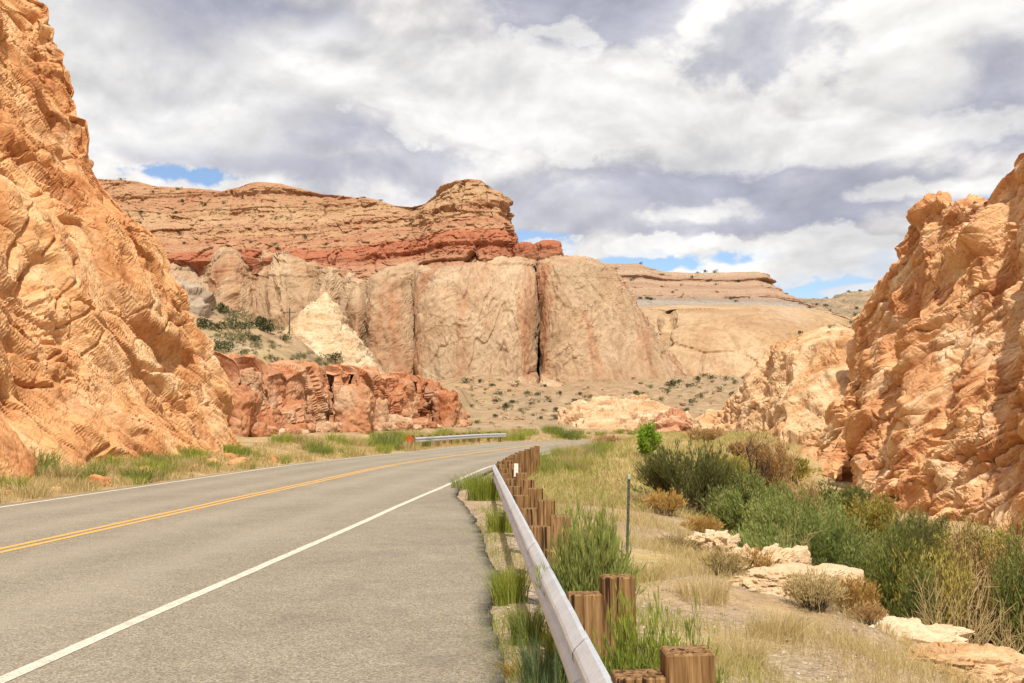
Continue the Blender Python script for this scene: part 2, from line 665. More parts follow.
def build_road():
    s = np.concatenate([np.arange(-50, 2, .5), np.arange(2, 30, .06), np.arange(30, 165, .4)])
    te = t_edge(s)
    pn = np.stack([s, np.zeros_like(s), np.zeros_like(s)], 1)
    te = te + (fbm(pn * .35, 3, 31) * .12 + fbm(pn * 2.6, 6, 33, .7) * .05) * np.clip((te - 4.0) / 1.0, .15, 1)
    tl = -4.22 + fbm(pn * .8, 4, 35) * .08
    u = np.concatenate([[0, 0], np.linspace(0, 1, 70), [1, 1]])
    Z = np.zeros((len(s), len(u)))
    T = tl[:, None] + (te - tl)[:, None] * u[None]
    Z[:, 0] = Z[:, -1] = -.10
    Z[:, 1] = Z[:, -2] = -.008
    T[:, 0] -= .02
    T[:, -1] += .02
    Sg = np.repeat(s[:, None], len(u), 1)
    x, y = st2xy(Sg.ravel(), T.ravel())
    t = T.ravel()
    edge = np.clip(1 - (np.repeat(te[:, None], len(u), 1) - T).ravel() / .16, 0, 1)
    pull = sstep(3.95, 4.5, t)
    wheel = np.exp(-((np.abs(np.abs(t) - 1.9) - .85) / .38) ** 2) * (np.abs(t) < 3.8)
    me = mesh_np('road', np.stack([x, y, Z.ravel()], 1), grid_quads(len(s), len(u)), attrs={'edge': edge, 'pull': pull, 'wheel': wheel})
    me.flip_normals()
    tag(link('road', me, asphalt_mat()), kind='structure')

    def paint(name, col):
        t = NT(name)
        p = t.pos()
        n = t.noise(p, 6, 8, .75)
        v = t.voronoi(p, 75, 'F1', 'Color')
        q = t.n('ShaderNodeSeparateColor')
        t.l(v, q.inputs[0])
        wear = t.maprange(t.math('ADD', t.math('MULTIPLY', n, .8), t.math('MULTIPLY', q.outputs[0], .25)),   .46, .66, 0, .75)
        c = t.mix(wear, col, (.36, .32, .255))
        t.principled(c, .75, 0, t.bump(t.noise(p, 60, 4, .7), .5, .006), .3)
        return t.m

    def strip(nm, t0, w, m, smax=160):
        ss = np.arange(-50, smax, .25)
        tt = np.linspace(-w / 2, w / 2, 4)
        pn = np.stack([ss, ss * 0, ss * 0 + t0], 1)
        wob = fbm(pn * .15, 2, 41) * .04
        jit = np.stack([fbm(pn * 6, 3, 51) * .012, ss * 0, ss * 0, fbm(pn * 6, 3, 57) * .012], 1)
        T = t0 + wob[:, None] + tt[None] + jit
        Sg = np.repeat(ss[:, None], 4, 1)
        x, y = st2xy(Sg.ravel(), T.ravel())
        me = mesh_np(nm, np.stack([x, y, np.full(len(x), .004)], 1), grid_quads(len(ss), 4))
        me.flip_normals()
        tag(link(nm, me, m), kind='structure')

    white = paint('white_paint', (.66, .61, .52))
    yellow = paint('yellow_paint', (.80, .40, .05))
    strip('road_marking', HW, .125, white)
    strip('road_marking', -HW, .125, white)
    strip('road_marking', -.11, .105, yellow)
    strip('road_marking', .11, .105, yellow)


# ------------------------------------------------------------------ rock builders
def resample(prof, m, dens=None):
    """prof (K,3) -> (m,3), even along length (or weighted)"""
    d = np.linalg.norm(np.diff(prof, axis=0), axis=1)
    if dens is not None:
        d = d * dens
    c = np.concatenate([[0], np.cumsum(d)])
    q = np.linspace(0, c[-1], m)
    return np.stack([np.interp(q, c, prof[:, k]) for k in range(3)], 1)


def catmull(A, n, w=None):
    """A (K, ...) stations -> n samples along axis 0"""
    K = len(A)
    d = np.linalg.norm((A[1:] - A[:-1]).reshape(K - 1, -1), axis=1)
    if w is not None:
        d = d * np.asarray(w)
    c = np.concatenate([[0], np.cumsum(d)])
    q = np.linspace(0, c[-1], n)
    i = np.clip(np.searchsorted(c, q, 'right') - 1, 0, K - 2)
    t = ((q - c[i]) / (c[i + 1] - c[i]))
    t = t.reshape((-1,) + (1,) * (A.ndim - 1))
    p0, p1, p2, p3 = A[np.maximum(i - 1, 0)], A[i], A[i + 1], A[np.minimum(i + 2, K - 1)]
    # monotone-ish blend of catmull-rom and linear
    cr = .5 * ((2 * p1) + (-p0 + p2) * t + (2 * p0 - 5 * p1 + 4 * p2 - p3) * t * t + (-p0 + 3 * p1 - 3 * p2 + p3) * t ** 3)
    return .6 * (p1 + (p2 - p1) * t) + .4 * cr


def grid_normals(G):
    du = np.gradient(G, axis=0)
    dv = np.gradient(G, axis=1)
    n = np.cross(du, dv)
    n /= np.linalg.norm(n, axis=2, keepdims=True) + 1e-9
    return n


def blur(G, k):
    for _ in range(k):
        H = G.copy()
        H[1:-1] = (G[:-2] + 2 * G[1:-1] + G[2:]) / 4
        G = H.copy()
        G[:, 1:-1] = (H[:, :-2] + 2 * H[:, 1:-1] + H[:, 2:]) / 4
    return G


def sheet(name, stations, nu, nv, disp, mat, dens=None, wst=None, parent=None, out=(0, -1, .3), sm=3, horiz=False, loc=None, dblur=0, smooth=False):
    A = np.array([resample(np.array(s, float), nv, dens) for s in stations])
    G = catmull(A, nu, wst)
    G = blur(G, sm)
    n = grid_normals(blur(G, 12))
    flip = (n * np.array(out)).sum(2).mean() < 0
    if flip:
        n = -n
    if horiz:
        n = n * np.array([1, 1, .15])
        n /= np.linalg.norm(n, axis=2, keepdims=True) + 1e-6
    V = G.reshape(-1, 3)
    N = n.reshape(-1, 3)
    D = disp(V.astype(np.float32), N.astype(np.float32))
    if isinstance(D, tuple):          # coarse broken slabs (edges softened over a few cells) + fine relief
        c0, c1, fine = [k.reshape(nu, nv).astype(np.float64) for k in D]
        D = (blur(c0, 9) + blur(c1, 3) + fine).reshape(-1)
    if dblur:
        D = blur(D.reshape((nu, nv) + D.shape[1:]).astype(np.float64), dblur).reshape(D.shape)
    V = V + (N * D[:, None] if D.ndim == 1 else D)
    if loc is not None:
        V = V - np.array(loc)
    q = grid_quads(nu, nv)
    if not flip:
        pass
    else:
        q = q[:, ::-1]
    me = mesh_np(name, V, q, smooth=smooth)
    return link(name, me, mat, parent)


def rotm(ax, ay, az):
    cx, sx, cy, sy, cz, sz = cos(ax), sin(ax), cos(ay), sin(ay), cos(az), sin(az)
    X = np.array([[1, 0, 0], [0, cx, -sx], [0, sx, cx]])
    Y = np.array([[cy, 0, sy], [0, 1, 0], [-sy, 0, cy]])
    Z = np.array([[cz, -sz, 0], [sz, cz, 0], [0, 0, 1]])
    return Z @ Y @ X


def terrace(n, steps, hard=.22):
    """flat flakes with sharp broken edges"""
    k = n * steps
    i = np.floor(k)
    return (i + sstep(1 - hard, 1, k - i)) / steps - n * .35


def joints(A, ka, seed, rough):
    g1 = fbm(A * np.array([.05, .30, .45]) * ka, 3, seed, .4)
    g2 = fbm(A * np.array([.16, .75, 1.2]) * ka + 9, 3, seed + 1, .4)
    g3 = fbm(A * np.array([.34, .22, .10]) * ka + 4, 3, seed + 2, .4)
    m1 = sstep(-.12, .12, fbm(A * .12, 2, seed + 3))
    m3 = sstep(.0, .2, fbm(A * .14 + 5, 2, seed + 4))
    return np.exp(-(g1 / .020) ** 2) * .42 * m1 + np.exp(-(g2 / .030) ** 2) * .16 * (.35 + .65 * rough) + np.exp(-(g3 / .018) ** 2) * .30 * m3


def strata_fn(z, seed, step, amp, hard=.12):
    """layered ledges: outward offset as a function of height"""
    k = z / step
    i = np.floor(k).astype(np.int64)
    f = (k - i).astype(np.float32)
    o = np.zeros_like(i)
    a = _hf(i, o, o, seed) - .5
    b = _hf(i + 1, o, o, seed) - .5
    return (a + (b - a) * sstep(1 - hard, 1, f)) * amp


def block_mesh(seed, size, n=20, power=4.0, amp=.16, fs=1.6):
    """rounded, fractured boulder: superellipsoid cube grid with facet noise"""
    vs, qs = [], []
    lin = np.linspace(-1, 1, n)
    a, b = np.meshgrid(lin, lin, indexing='ij')
    o = np.ones_like(a)
    base = 0
    for face in ((o, a, b), (-o, b, a), (b, o, a), (a, -o, b), (a, b, o), (b, a, -o)):
        vs.append(np.stack([q.ravel() for q in face], 1))
        qs.append(grid_quads(n, n) + base)
        base += n * n
    V = np.concatenate(vs)
    V = V / (np.abs(V) ** power).sum(1, keepdims=True) ** (1 / power)
    q = V * np.array(size)
    m = float(np.mean(size))
    fo, fe = facet(q / m * fs + seed * 7.3, seed)
    d = fo * amp + fbm(q / m * 2.2 + seed, 4, seed) * amp * .8 + fbm(q / m * 7 + seed, 3, seed + 5) * amp * .25
    d = d + terrace(fbm(q / m * 1.1 + seed * 3.1, 4, seed + 8, .45), 3, .15) * amp * 1.1
    V = q * (1 + d[:, None])
    # merge shared borders
    key = np.round(V / (m * 1e-3)).astype(np.int64)
    u, idx, inv = np.unique(key, axis=0, return_index=True, return_inverse=True)
    inv = inv.ravel()
    return V[idx], inv[np.concatenate(qs)]


def block(name, seed, c, size, rot, mat, parent=None, n=20, power=4.0, amp=.16, fs=1.6, smooth=True):
    V, q = block_mesh(seed, size, n, power, amp, fs)
    V = V @ rotm(*rot).T
    if parent is not None:
        V = V + (np.array(c) - np.array(parent.location))
        return link(name, mesh_np(name, V, q, smooth=smooth), mat, parent)
    return link(name, mesh_np(name, V, q, smooth=smooth), mat, None, c)


# ------------------------------------------------------------------ near cliffs
ORANGE = [(.49, .215, .090), (.625, .325, .145), (.72, .445, .235)]


def left_cliff():
    R = np.array([[0, .58, -.815], [1, 0, 0], [0, .815, .58]])
    m = rock_mat('orange_sandstone', ORANGE, 3.2, (0, 0, 0), (.4, 1, 1.5), R=R, stain=(.36, .12, .04), stain_amt=.55, pale=(.76, .55, .33), pale_amt=.75,
                 lines={'scale': (.16, .5, 1.5), 'col': (.72, .44, .20), 'amt': .5}, bump=.55, bdist=.16)
    sil = [P(px, py, 44.5) for px, py in ((252, 474), (246, 455), (238, 430), (222, 396), (201, 350), (186, 318), (168, 286), (152, 250), (146, 236), (120, 205), (98, 172), (90, 148), (68, 108), (42, 62), (30, 20), (14, -20))]
    sil = np.array(sil)
    base0 = sil[0, 0]
    prof = np.stack([sil[:, 0] - base0, sil[:, 2]], 1)     # offset, height
    prof = np.concatenate([[[.5, -1.2]], prof, [[prof[-1, 0] - 4.5, 25], [prof[-1, 0] - 11, 28], [prof[-1, 0] - 26, 28.5], [prof[-1, 0] - 27, 2]]])
    st = []
    for Y, sx, dx in ((-25, 1.0, -1.0), (-8, 1, -.6), (6, 1.02, -.9), (14, 1.0, -.2), (20, 1.03, -.6), (26, .98, -.1), (31, 1.02, -.3), (36, .99, 0.0), (40, 1.0, -.1), (43.5, 1.0, 0), (45.3, 1.0, -.1)):
        bx = base0 + (Y - 44.5) * .0775 + dx
        st.append([(bx + a * sx, Y - max(0, h) * .02, h) for a, h in prof])
    for Y, ox, sx in ((46.6, -.9, 1.02), (49, -4.5, 1.05), (53, -10, 1.0), (58, -20, .9), (60, -34, .7)):
        st.append([(base0 + ox + a * sx * .8, Y + max(0, h) * .02, h * (1 if ox > -25 else .9)) for a, h in prof])

    def disp(V, N):
        Q = V @ R.T
        w = np.stack([fbm(V * .22, 3, 61), fbm(V * .22, 3, 62), fbm(V * .22, 3, 63)], 1)
        A = Q + w * 1.6
        d = fbm(V * .10, 3, 71) * 1.2
        f1, e1 = facet(A * np.array([.09, .15, .34]), 81, 1.0)
        f2, e2 = facet(A * np.array([.26, .45, .95]) + 5, 82, 1.0)
        f3, e3 = facet(A * np.array([.8, 1.2, 2.4]) + 5, 84, 1.0)
        calm = sstep(-.22, .22, fbm(V * .13 + 4, 3, 77))
        rough = 1 - calm
        t1 = terrace(fbm(A * np.array([.10, .25, .42]), 4, 91, .45), 3.0, .06)
        t2 = terrace(fbm(A * np.array([.30, .6, 1.3]) + 2, 4, 92), 3.0, .07)
        t3 = terrace(fbm(A * np.array([.9, 1.6, 3.6]) + 2, 3, 93), 3.0, .12)
        bed = strata_fn(Q[:, 2] + w[:, 0] * .7 + fbm(Q * np.array([.12, .3, .3]), 3, 96) * 1.2, 97, .42, 1.0, .10)
        bedm = sstep(-.08, .18, fbm(V * .24 + 11, 3, 98))
        c0 = d + f1 * .50 + t1 * 1.3 - .25
        c1 = f2 * (.10 + .20 * rough) + t2 * (.20 + .34 * rough) + bed * bedm * .07
        d = -joints(A, 1.0, 801, rough) - np.exp(-(e1 / .02) ** 2) * .25 + f3 * (.02 + .05 * rough) + t3 * (.06 + .11 * rough)
        d -= np.exp(-(e2 / .04) ** 2) * .13 * (.3 + rough)
        d += fbm(Q * np.array([.7, 1.4, 4.0]), 5, 85, .65) * (.025 + .035 * rough)
        d += fbm(V * 6.5, 3, 86, .65) * .025
        foot = sstep(2.5, -.3, V[:, 2])
        return c0 * (1 - .35 * foot) + foot * .25, c1, d

    Yb = 44
    th = thing('rock_cliff', 'tall orange sandstone cliff leaning back beside the left edge of the road', 'cliff', (base0, 36, 0))
    # near, off-frame and far faces are one continuous rock face
    w = [.08, .08, .15, .45, .8, 1, 1, 1, 1, 1.2, 1.2, .9, .5, .25, .12]
    sheet('rock_face', st, 880, 540, disp, m, dens=np.array([1] * 16 + [.7, .4, .2, .15]), wst=w, parent=th, out=(1, -.3, .4), sm=2, dblur=0, loc=th.location)
    # fallen blocks at the foot
    for k in range(52):
        Y = RNG.uniform(22, 46)
        s_, t_ = xy2st([base0 + (Y - 44.5) * .0775], [Y])
        x, y = st2xy(s_, t_ + RNG.uniform(-.1, 1.3))
        r = .06 + .22 * RNG.uniform(0, 1) ** 2.5
        b = block('fallen_boulder', 200 + k, (float(x[0]), float(y[0]), zt1(x[0], y[0]) + r * .3), (r * RNG.uniform(.9, 1.6), r, r * RNG.uniform(.6, .9)), (RNG.uniform(-.4, .4), RNG.uniform(-.4, .4), RNG.uniform(0, 6)), m, n=9, power=3.2, amp=.25)
        tag(b, 'small orange stone fallen at the foot of the tall left cliff', 'boulder', 'stones at the foot of the left cliff')


def right_cliff():
    e1_ = np.array([.6 * .82, -.8 * .82, .572])
    e2_ = np.array([-.8, -.6, 0])
    R = np.array([e1_, e2_, np.cross(e1_, e2_)])
    m = rock_mat('tawny_sandstone', [(.50, .235, .11), (.64, .35, .17), (.72, .46, .25)], 3.4, (0, 0, 0), (.45, .8, 1.6), R=R, stain=(.44, .19, .09), stain_amt=.4, pale=(.77, .59, .39), pale_amt=.85,
                 lines={'scale': (.16, .5, 1.5), 'col': (.44, .17, .075), 'amt': .5}, bump=.55, bdist=.17)
    mp = rock_mat('cream_sandstone', [(.50, .27, .13), (.60, .38, .205), (.66, .46, .275)], 3.0, (0, 0, 0), (.5, .8, 1.6), R=R, stain=(.48, .22, .10), stain_amt=.5, pale=(.70, .53, .34), pale_amt=.7,
                  lines={'scale': (.16, .5, 1.3), 'col': (.46, .22, .10), 'amt': .4}, bump=.55, bdist=.16)
    th = thing('rock_cliff', 'broken tawny sandstone cliff rising at the right edge above the bushes', 'cliff', (22, 55, -3))

    def prof(bx, by, bY, pts, cx, cy, cY):
        b = P(bx, by, bY)
        c = P(cx, cy, cY)
        L = [(b[0], b[1] - .5, -5.0), (b[0], b[1], -3.2)]
        for f, e in pts:   # fraction of height, fraction of run
            L.append((b[0] + (c[0] - b[0]) * e, b[1] + (c[1] - b[1]) * e, -3.2 + (c[2] + 3.2) * f))
        L.append(tuple(c))
        dn = np.array([.8, .6])
        L += [(c[0] + 2.0 * dn[0], c[1] + 2.0 * dn[1], c[2] + .3), (c[0] + 14 * dn[0], c[1] + 12 * dn[1], c[2] - 2.0), (c[0] + 22, c[1] + 18, -4)]
        return L

    sl = [(.25, .22), (.5, .50), (.75, .76), (.9, .92)]
    steep = [(.25, .35), (.5, .62), (.75, .85), (.9, .95)]
    st = [
        prof(808, 470, 76, sl, 816, 448, 81),
        prof(818, 478, 71, sl, 836, 400, 79),
        prof(832, 480, 68, sl, 856, 350, 78),
        prof(846, 484, 70, steep, 870, 300, 77),
        prof(853, 492, 65, sl, 879, 276, 73.5),
        prof(862, 498, 61, sl, 890, 244, 72),
        prof(874, 505, 57.5, steep, 906, 216, 70.5),
        prof(892, 510, 54, sl, 918, 206, 68),
        prof(915, 518, 51.5, sl, 940, 200, 66),
        prof(945, 525, 48.5, sl, 964, 204, 63),
        prof(975, 530, 46, sl, 982, 192, 60.5),
        prof(1000, 535, 43.5, steep, 1002, 164, 58.5),
        prof(1030, 540, 41, sl, 1026, 124, 56.5),
        prof(1080, 545, 38, sl, 1075, 75, 53),
        prof(1180, 560, 33, sl, 1180, -20, 47),
        prof(1400, 560, 24, sl, 1420, -160, 36),
        prof(2000, 560, 12, sl, 2100, -400, 20),
    ]

    def disp(V, N):
        Q = V @ R.T
        w = np.stack([fbm(V * .2, 3, 161), fbm(V * .2, 3, 162), fbm(V * .2, 3, 163)], 1)
        A = Q + w * 1.5
        d = fbm(V * .09, 3, 171) * 1.6
        f1, e1 = facet(A * np.array([.085, .14, .26]), 181, 1.1)
        f2, e2 = facet(A * np.array([.22, .4, .75]) + 3, 182, 1.1)
        f3, e3 = facet(A * np.array([.7, 1.1, 2.1]) + 5, 184, 1.0)
        calm = sstep(-.22, .22, fbm(V * .13 + 8, 3, 177))
        rough = 1 - calm
        t1 = terrace(fbm(A * np.array([.09, .2, .36]), 4, 191, .45), 3.0, .06)
        t2 = terrace(fbm(A * np.array([.28, .6, 1.2]) + 2, 4, 192), 3.0, .07)
        t3 = terrace(fbm(A * np.array([.9, 1.6, 3.4]) + 2, 3, 193), 3.0, .12)
        bed = strata_fn(Q[:, 2] + w[:, 0] * .9 + fbm(Q * np.array([.1, .25, .25]), 3, 196) * 1.4, 197, .55, 1.0, .10)
        bedm = sstep(-.08, .18, fbm(V * .2 + 11, 3, 198))
        c0 = d + f1 * .75 + t1 * 1.7 + .1
        c1 = f2 * (.10 + .24 * rough) + t2 * (.22 + .40 * rough) + bed * bedm * .16
        d = -joints(A, .85, 821, rough) * 1.15 - np.exp(-(e1 / .02) ** 2) * .3 + f3 * (.02 + .06 * rough) + t3 * (.06 + .12 * rough)
        d -= np.exp(-(e2 / .04) ** 2) * .15 * (.3 + rough)
        d += fbm(Q * np.array([.6, 1.2, 3.4]), 5, 185, .65) * (.03 + .045 * rough)
        d += fbm(V * 5.5, 3, 186, .65) * .025
        return c0, c1, d

    w = [.8, .9, 1, 1, 1, 1, 1, 1, 1, 1, 1, 1, .8, .3, .12, .06]
    sheet('orange_face', st, 820, 520, disp, m, dens=np.array([.3, 1, 1, 1, 1, 1, .8, .3, .12]), wst=w, parent=th, out=(-.7, -.6, .4), sm=1, dblur=0, loc=th.location)

    # pale, lower shoulder further up the valley
    def profp(px, Y, cx, cy, cY, top=8):
        b = np.array([(px - 512) / F * Y, Y, -3.0])
        c = P(cx, cy, cY)
        zb = b[2]
        L = [(b[0], b[1] - .5, zb - 3), (b[0], b[1], zb)]
        for f, e in ((.3, .2), (.6, .45), (.85, .75)):
            L.append((b[0] + (c[0] - b[0]) * e, b[1] + (c[1] - b[1]) * e, zb + (c[2] - zb) * f))
        L.append(tuple(c))
        L += [(c[0] + top * .4, c[1] + top * .5, c[2] + .5), (c[0] + 16, c[1] + 18, c[2] + .3), (c[0] + 26, c[1] + 26, -3)]
        return L
    st = [
        profp(690, 122, 700, 416, 136),
        profp(684, 110, 696, 424, 120),
        profp(700, 101, 714, 405, 111),
        profp(716, 94, 742, 390, 105),
        profp(733, 87, 760, 356, 99),
        profp(750, 82, 776, 342, 95),
        profp(768, 76.5, 800, 337, 92),
        profp(786, 75, 826, 331, 90),
        profp(806, 73, 850, 326, 88),
        profp(826, 72, 872, 322, 87),
        profp(846, 72, 895, 318, 87),
    ]
    R2 = rotm(radians(5), radians(-18), 0)

    def disp2(V, N):
        Q = V @ R2.T
        w = np.stack([fbm(V * .2, 3, 261), fbm(V * .2, 3, 262), fbm(V * .2, 3, 263)], 1)
        A = Q + w * 1.3
        f1, e1 = facet(A * np.array([.16, .16, .24]), 281, 1.0)
        f2, e2 = facet(A * np.array([.45, .45, .8]) + 3, 282, 1.0)
        f3, e3 = facet(A * np.array([1.2, 1.2, 2.0]) + 3, 283, 1.0)
        calm = sstep(-.25, .2, fbm(V * .12 + 2, 2, 277))
        rough = 1 - .6 * calm
        c0 = fbm(V * .1, 3, 271) * 1.7 + f1 * .55 + terrace(fbm(A * np.array([.16, .16, .42]), 4, 274, .42), 3, .10) * 1.5
        c1 = f2 * .16 * rough + terrace(fbm(A * np.array([.5, .5, 1.3]), 3, 275), 3, .12) * (.12 + .3 * rough)
        d = -joints(Q + w, .7, 841, rough) * 1.2 + terrace(fbm(A * np.array([1.5, 1.5, 3.4]), 3, 276), 2.5, .2) * (.04 + .08 * rough)
        d += fbm(V * np.array([1.3, 1.3, 2.6]), 5, 285, .6) * .07
        d = (c0, c1, d)
        return d
    sheet('pale_shoulder', st, 480, 280, disp2, mp, dens=np.array([.3, 1, 1, 1, 1, .9, .35, .15]), parent=th, out=(-.7, -.6, .4), sm=1, dblur=0, loc=th.location)


# ------------------------------------------------------------------ far massif
def massif():
    wallm = rock_mat('canyon_wall_sandstone', crack=.02, cols=[(0.345, 0.227, 0.137), (0.419, 0.290, 0.183), (0.485, 0.358, 0.240)], size=30, rot=(0, 0, 0), aniso=(1, 1, .55), stain=(0.359, 0.165, 0.087), stain_amt=.8, pale=(0.459, 0.366, 0.264), pale_amt=.45,
                     lines={'scale': (.16, .16, .018), 'col': (.40, .24, .15), 'lo': .55, 'hi': .66, 'amt': .45}, bump=.45, bdist=1.0)
    rimm = rock_mat('rim_strata', [(0.383, 0.198, 0.115), (0.469, 0.282, 0.161), (0.506, 0.327, 0.197)], 24, (0, 0, 0), (.5, .5, 1.8),
                    strata={'z': (50, 92), 'warp': .02, 'amp': 10, 'mix': .8, 'fine': .9, 'seam': (0.275, 0.136, 0.082),
                            'stops': [(.0, (0.397, 0.243, 0.150)), (.14, (0.359, 0.184, 0.112)), (.24, (0.320, 0.097, 0.052)), (.38, (0.351, 0.108, 0.055)), (.44, (0.390, 0.229, 0.132)), (.52, (0.334, 0.151, 0.086)), (.6, (0.411, 0.254, 0.140)), (.68, (0.359, 0.197, 0.113)), (.75, (0.421, 0.273, 0.158)), (.88, (0.405, 0.266, 0.150)), (1, (0.360, 0.202, 0.113))]},
                    stain=(0.307, 0.106, 0.054), stain_amt=.3, bump=.5, bdist=1.0)
    th = thing('mesa', 'massive layered mesa with red rim strata above a pale fissured wall closing the valley', 'mesa', (-20, 340, 10))
    L = th.location

    def wprof(px, pyb, Y, pyt, back=0, lean=11, bulge=.4, foot=9, top=2):
        Y += back
        b = P(px, pyb, Y)
        c = P(px, pyt, Y + lean)
        out = [P(px, pyb + 22, Y - foot - 6), P(px, pyb + 4, Y - foot * .6)]
        for f in (0, .12, .3, .5, .7, .85, .94, 1.0):
            e = f ** 1.3 if f < .8 else (.8 ** 1.3 + (f - .8) * 1.45)
            q = b + (c - b) * f
            q[1] = Y + lean * (bulge * f + (1 - bulge) * f ** 5)
            out.append(q)
        out += [P(px, pyt - top, Y + lean + 10), P(px, pyt - top - 1, Y + lean + 70), P(px, 440, Y + lean + 72)]
        return out

    def wdisp(seed, ribs=1.0, big=1.0):
        def f(V, N):
            w = np.stack([fbm(V * .02, 3, seed), fbm(V * .02, 3, seed + 1), fbm(V * .02, 3, seed + 2)], 1) * 12
            A = V + w
            d = fbm(V * np.array([.022, .022, .012]), 4, seed + 3) * 5 * big
            rib = 1 - np.abs(fbm(A * np.array([.06, .06, .006]), 3, seed + 4)) * 3
            d += np.clip(rib, -1, 1) * 1.2 * ribs
            f1, e1 = facet(A * np.array([.035, .035, .022]), seed + 5, 1.0)
            f2, e2 = facet(A * np.array([.11, .11, .07]), seed + 6, 1.0)
            d += f1 * 1.5 * (ribs - .35) + f2 * .22
            d += terrace(fbm(A * np.array([.05, .05, .016]), 4, seed + 9), 3, .1) * 1.8 + terrace(fbm(A * np.array([.17, .17, .05]), 4, seed + 10), 3, .15) * .7
            d += fbm(A * np.array([.35, .35, .02]), 4, seed + 11, .6) * .7
            d += fbm(A * np.array([.25, .25, .12]), 5, seed + 7, .6) * .6
            top = sstep(44, 54, V[:, 2])
            d += strata_fn(V[:, 2] + w[:, 0] * .2, seed + 8, 2.0, 1.6) * top * .6
            return d
        return f
    # left wall, set back and more broken
    st = []
    for px, pyb, Y, pyt, back, lean in ((60, 390, 400, 262, 0, 16), (120, 390, 392, 258, 0, 16), (170, 388, 385, 256, 0, 16), (205, 386, 384, 262, 4, 18), (232, 386, 376, 258, -6, 14), (262, 385, 374, 255, 4, 14), (285, 385, 366, 258, -4, 14),
                                        (308, 385, 362, 262, 2, 13), (330, 384, 354, 268, -4, 12), (345, 384, 350, 276, 6, 12), (358, 384, 343, 282, -6, 14), (368, 384, 345, 280, 5, 12), (378, 384, 340, 280, -2, 11), (396, 384, 340, 274, -2, 11), (409, 384, 341, 272, 0, 11), (413, 384, 346, 271, 3, 10), (415, 384, 346, 271, 24, 10)):
        st.append(wprof(px, pyb, Y, pyt, back, lean))
    dn = np.array([.3, .6] + [1] * 8 + [.35, .1])
    sheet('pale_wall', st, 420, 150, wdisp(301, 1.5, 1.2), wallm, dens=dn, parent=th, sm=1, loc=L)
    # middle buttress
    st = []
    for px, pyb, Y, pyt, back, lean in ((413, 386, 346, 270, 24, 10), (415, 386, 336, 270, 2, 10), (420, 386, 330, 270, 0, 11), (440, 386, 326, 270, -1, 12), (470, 388, 324, 267, -2, 13), (500, 386, 325, 264, 0, 13), (522, 378, 327, 263, 0, 12), (532, 374, 330, 262, 1, 10), (535.5, 372, 332, 262, 5, 10), (537, 371, 334, 262, 26, 8)):
        st.append(wprof(px, pyb, Y, pyt, back, lean))
    sheet('tall_buttress', st, 380, 200, wdisp(321, .55, .6), wallm, dens=dn, parent=th, sm=1, loc=L)
    # right dome
    st = []
    for px, pyb, Y, pyt, back, lean in ((537.5, 372, 334, 263, 26, 8), (539.5, 372, 327, 263, 4, 9), (544, 374, 323, 263, 0, 11), (560, 386, 320, 263, -2, 13), (585, 392, 319, 264, -3, 17), (605, 393, 321, 270, -2, 22), (622, 393, 324, 289, 0, 24), (640, 392, 328, 316, 1, 24), (656, 391, 334, 340, 3, 22), (674, 390, 343, 362, 6, 18), (694, 388, 358, 380, 8, 12), (712, 388, 375, 386, 12, 8)):
        st.append(wprof(px, pyb, Y, pyt, back, lean, .7))
    sheet('rounded_buttress', st, 380, 180, wdisp(341, .55, .6), wallm, dens=dn, parent=th, sm=1, loc=L)

    # rim strata stepped back above the walls
    def uprof(px, pyb, Yb, pyt, Yt, steps=6):
        b, c = P(px, pyb, Yb), P(px, pyt, Yt)
        out = [P(px, pyb + 16, Yb + 2)]
        for k in range(steps + 1):
            f = k / steps
            out.append(b + (c - b) * f)
        out += [c + np.array([0, 25, .6]), c + np.array([0, 110, -1]), P(px, 440, Yt + 112)]
        return out
    rim = [(40, 262, 412, 176, 470), (100, 260, 405, 178, 462), (132, 258, 402, 181, 458), (160, 258, 398, 186, 455), (190, 262, 396, 188, 452), (222, 260, 390, 191, 448), (240, 260, 388, 188, 445), (258, 258, 384, 183, 440), (280, 260, 380, 184, 436), (304, 264, 376, 190, 430),
           (332, 270, 368, 193, 424), (352, 280, 362, 196, 418), (380, 280, 356, 202, 408), (404, 276, 353, 205, 400), (416, 273, 351, 203, 392), (425, 273, 350, 195, 386), (438, 272, 349, 185, 382), (456, 270, 348, 180, 378), (478, 268, 347, 180, 374), (492, 266, 346, 186, 370), (500, 266, 346, 192, 368), (504, 266, 347, 205, 366), (510, 266, 348, 226, 366), (515, 266, 350, 244, 366), (519, 266, 356, 258, 372), (521, 266, 376, 262, 392)]

    def udisp(V, N):
        w = np.stack([fbm(V * .02, 3, 361), fbm(V * .02, 3, 362), fbm(V * .015, 3, 363)], 1)
        A = V + w * 8
        z = V[:, 2] + w[:, 2] * 5
        H = N * np.array([1, 1, .1], np.float32)
        d = strata_fn(z, 371, 5.2, 4.8, .32) + strata_fn(z * 1.0 + 1.3, 372, 1.9, 2.0, .3)
        d += fbm(V * np.array([.03, .03, .01]), 4, 373) * 5
        f1, e1 = facet(A * np.array([.07, .07, .05]), 375, 1.0)
        f2, e2 = facet(A * np.array([.2, .2, .25]), 376, 1.0)
        cliffy = sstep(74, 60, V[:, 2])
        f3, e3 = facet(A * np.array([.4, .4, .5]), 378, 1.0)
        d += f1 * (1.9 + 2.2 * cliffy) + f2 * 1.1 + f3 * .35
        d -= np.exp(-(e1 / .04) ** 2) * (.5 + 1.0 * cliffy) + np.exp(-(e2 / .06) ** 2) * .25
        d += terrace(fbm(V * np.array([.05, .05, .12]), 4, 379), 3, .1) * 2.5
        d += fbm(A * .35, 4, 377, .6) * .9
        back = sstep(12, 40, V[:, 1] - np.interp(V[:, 0], RX, RY))
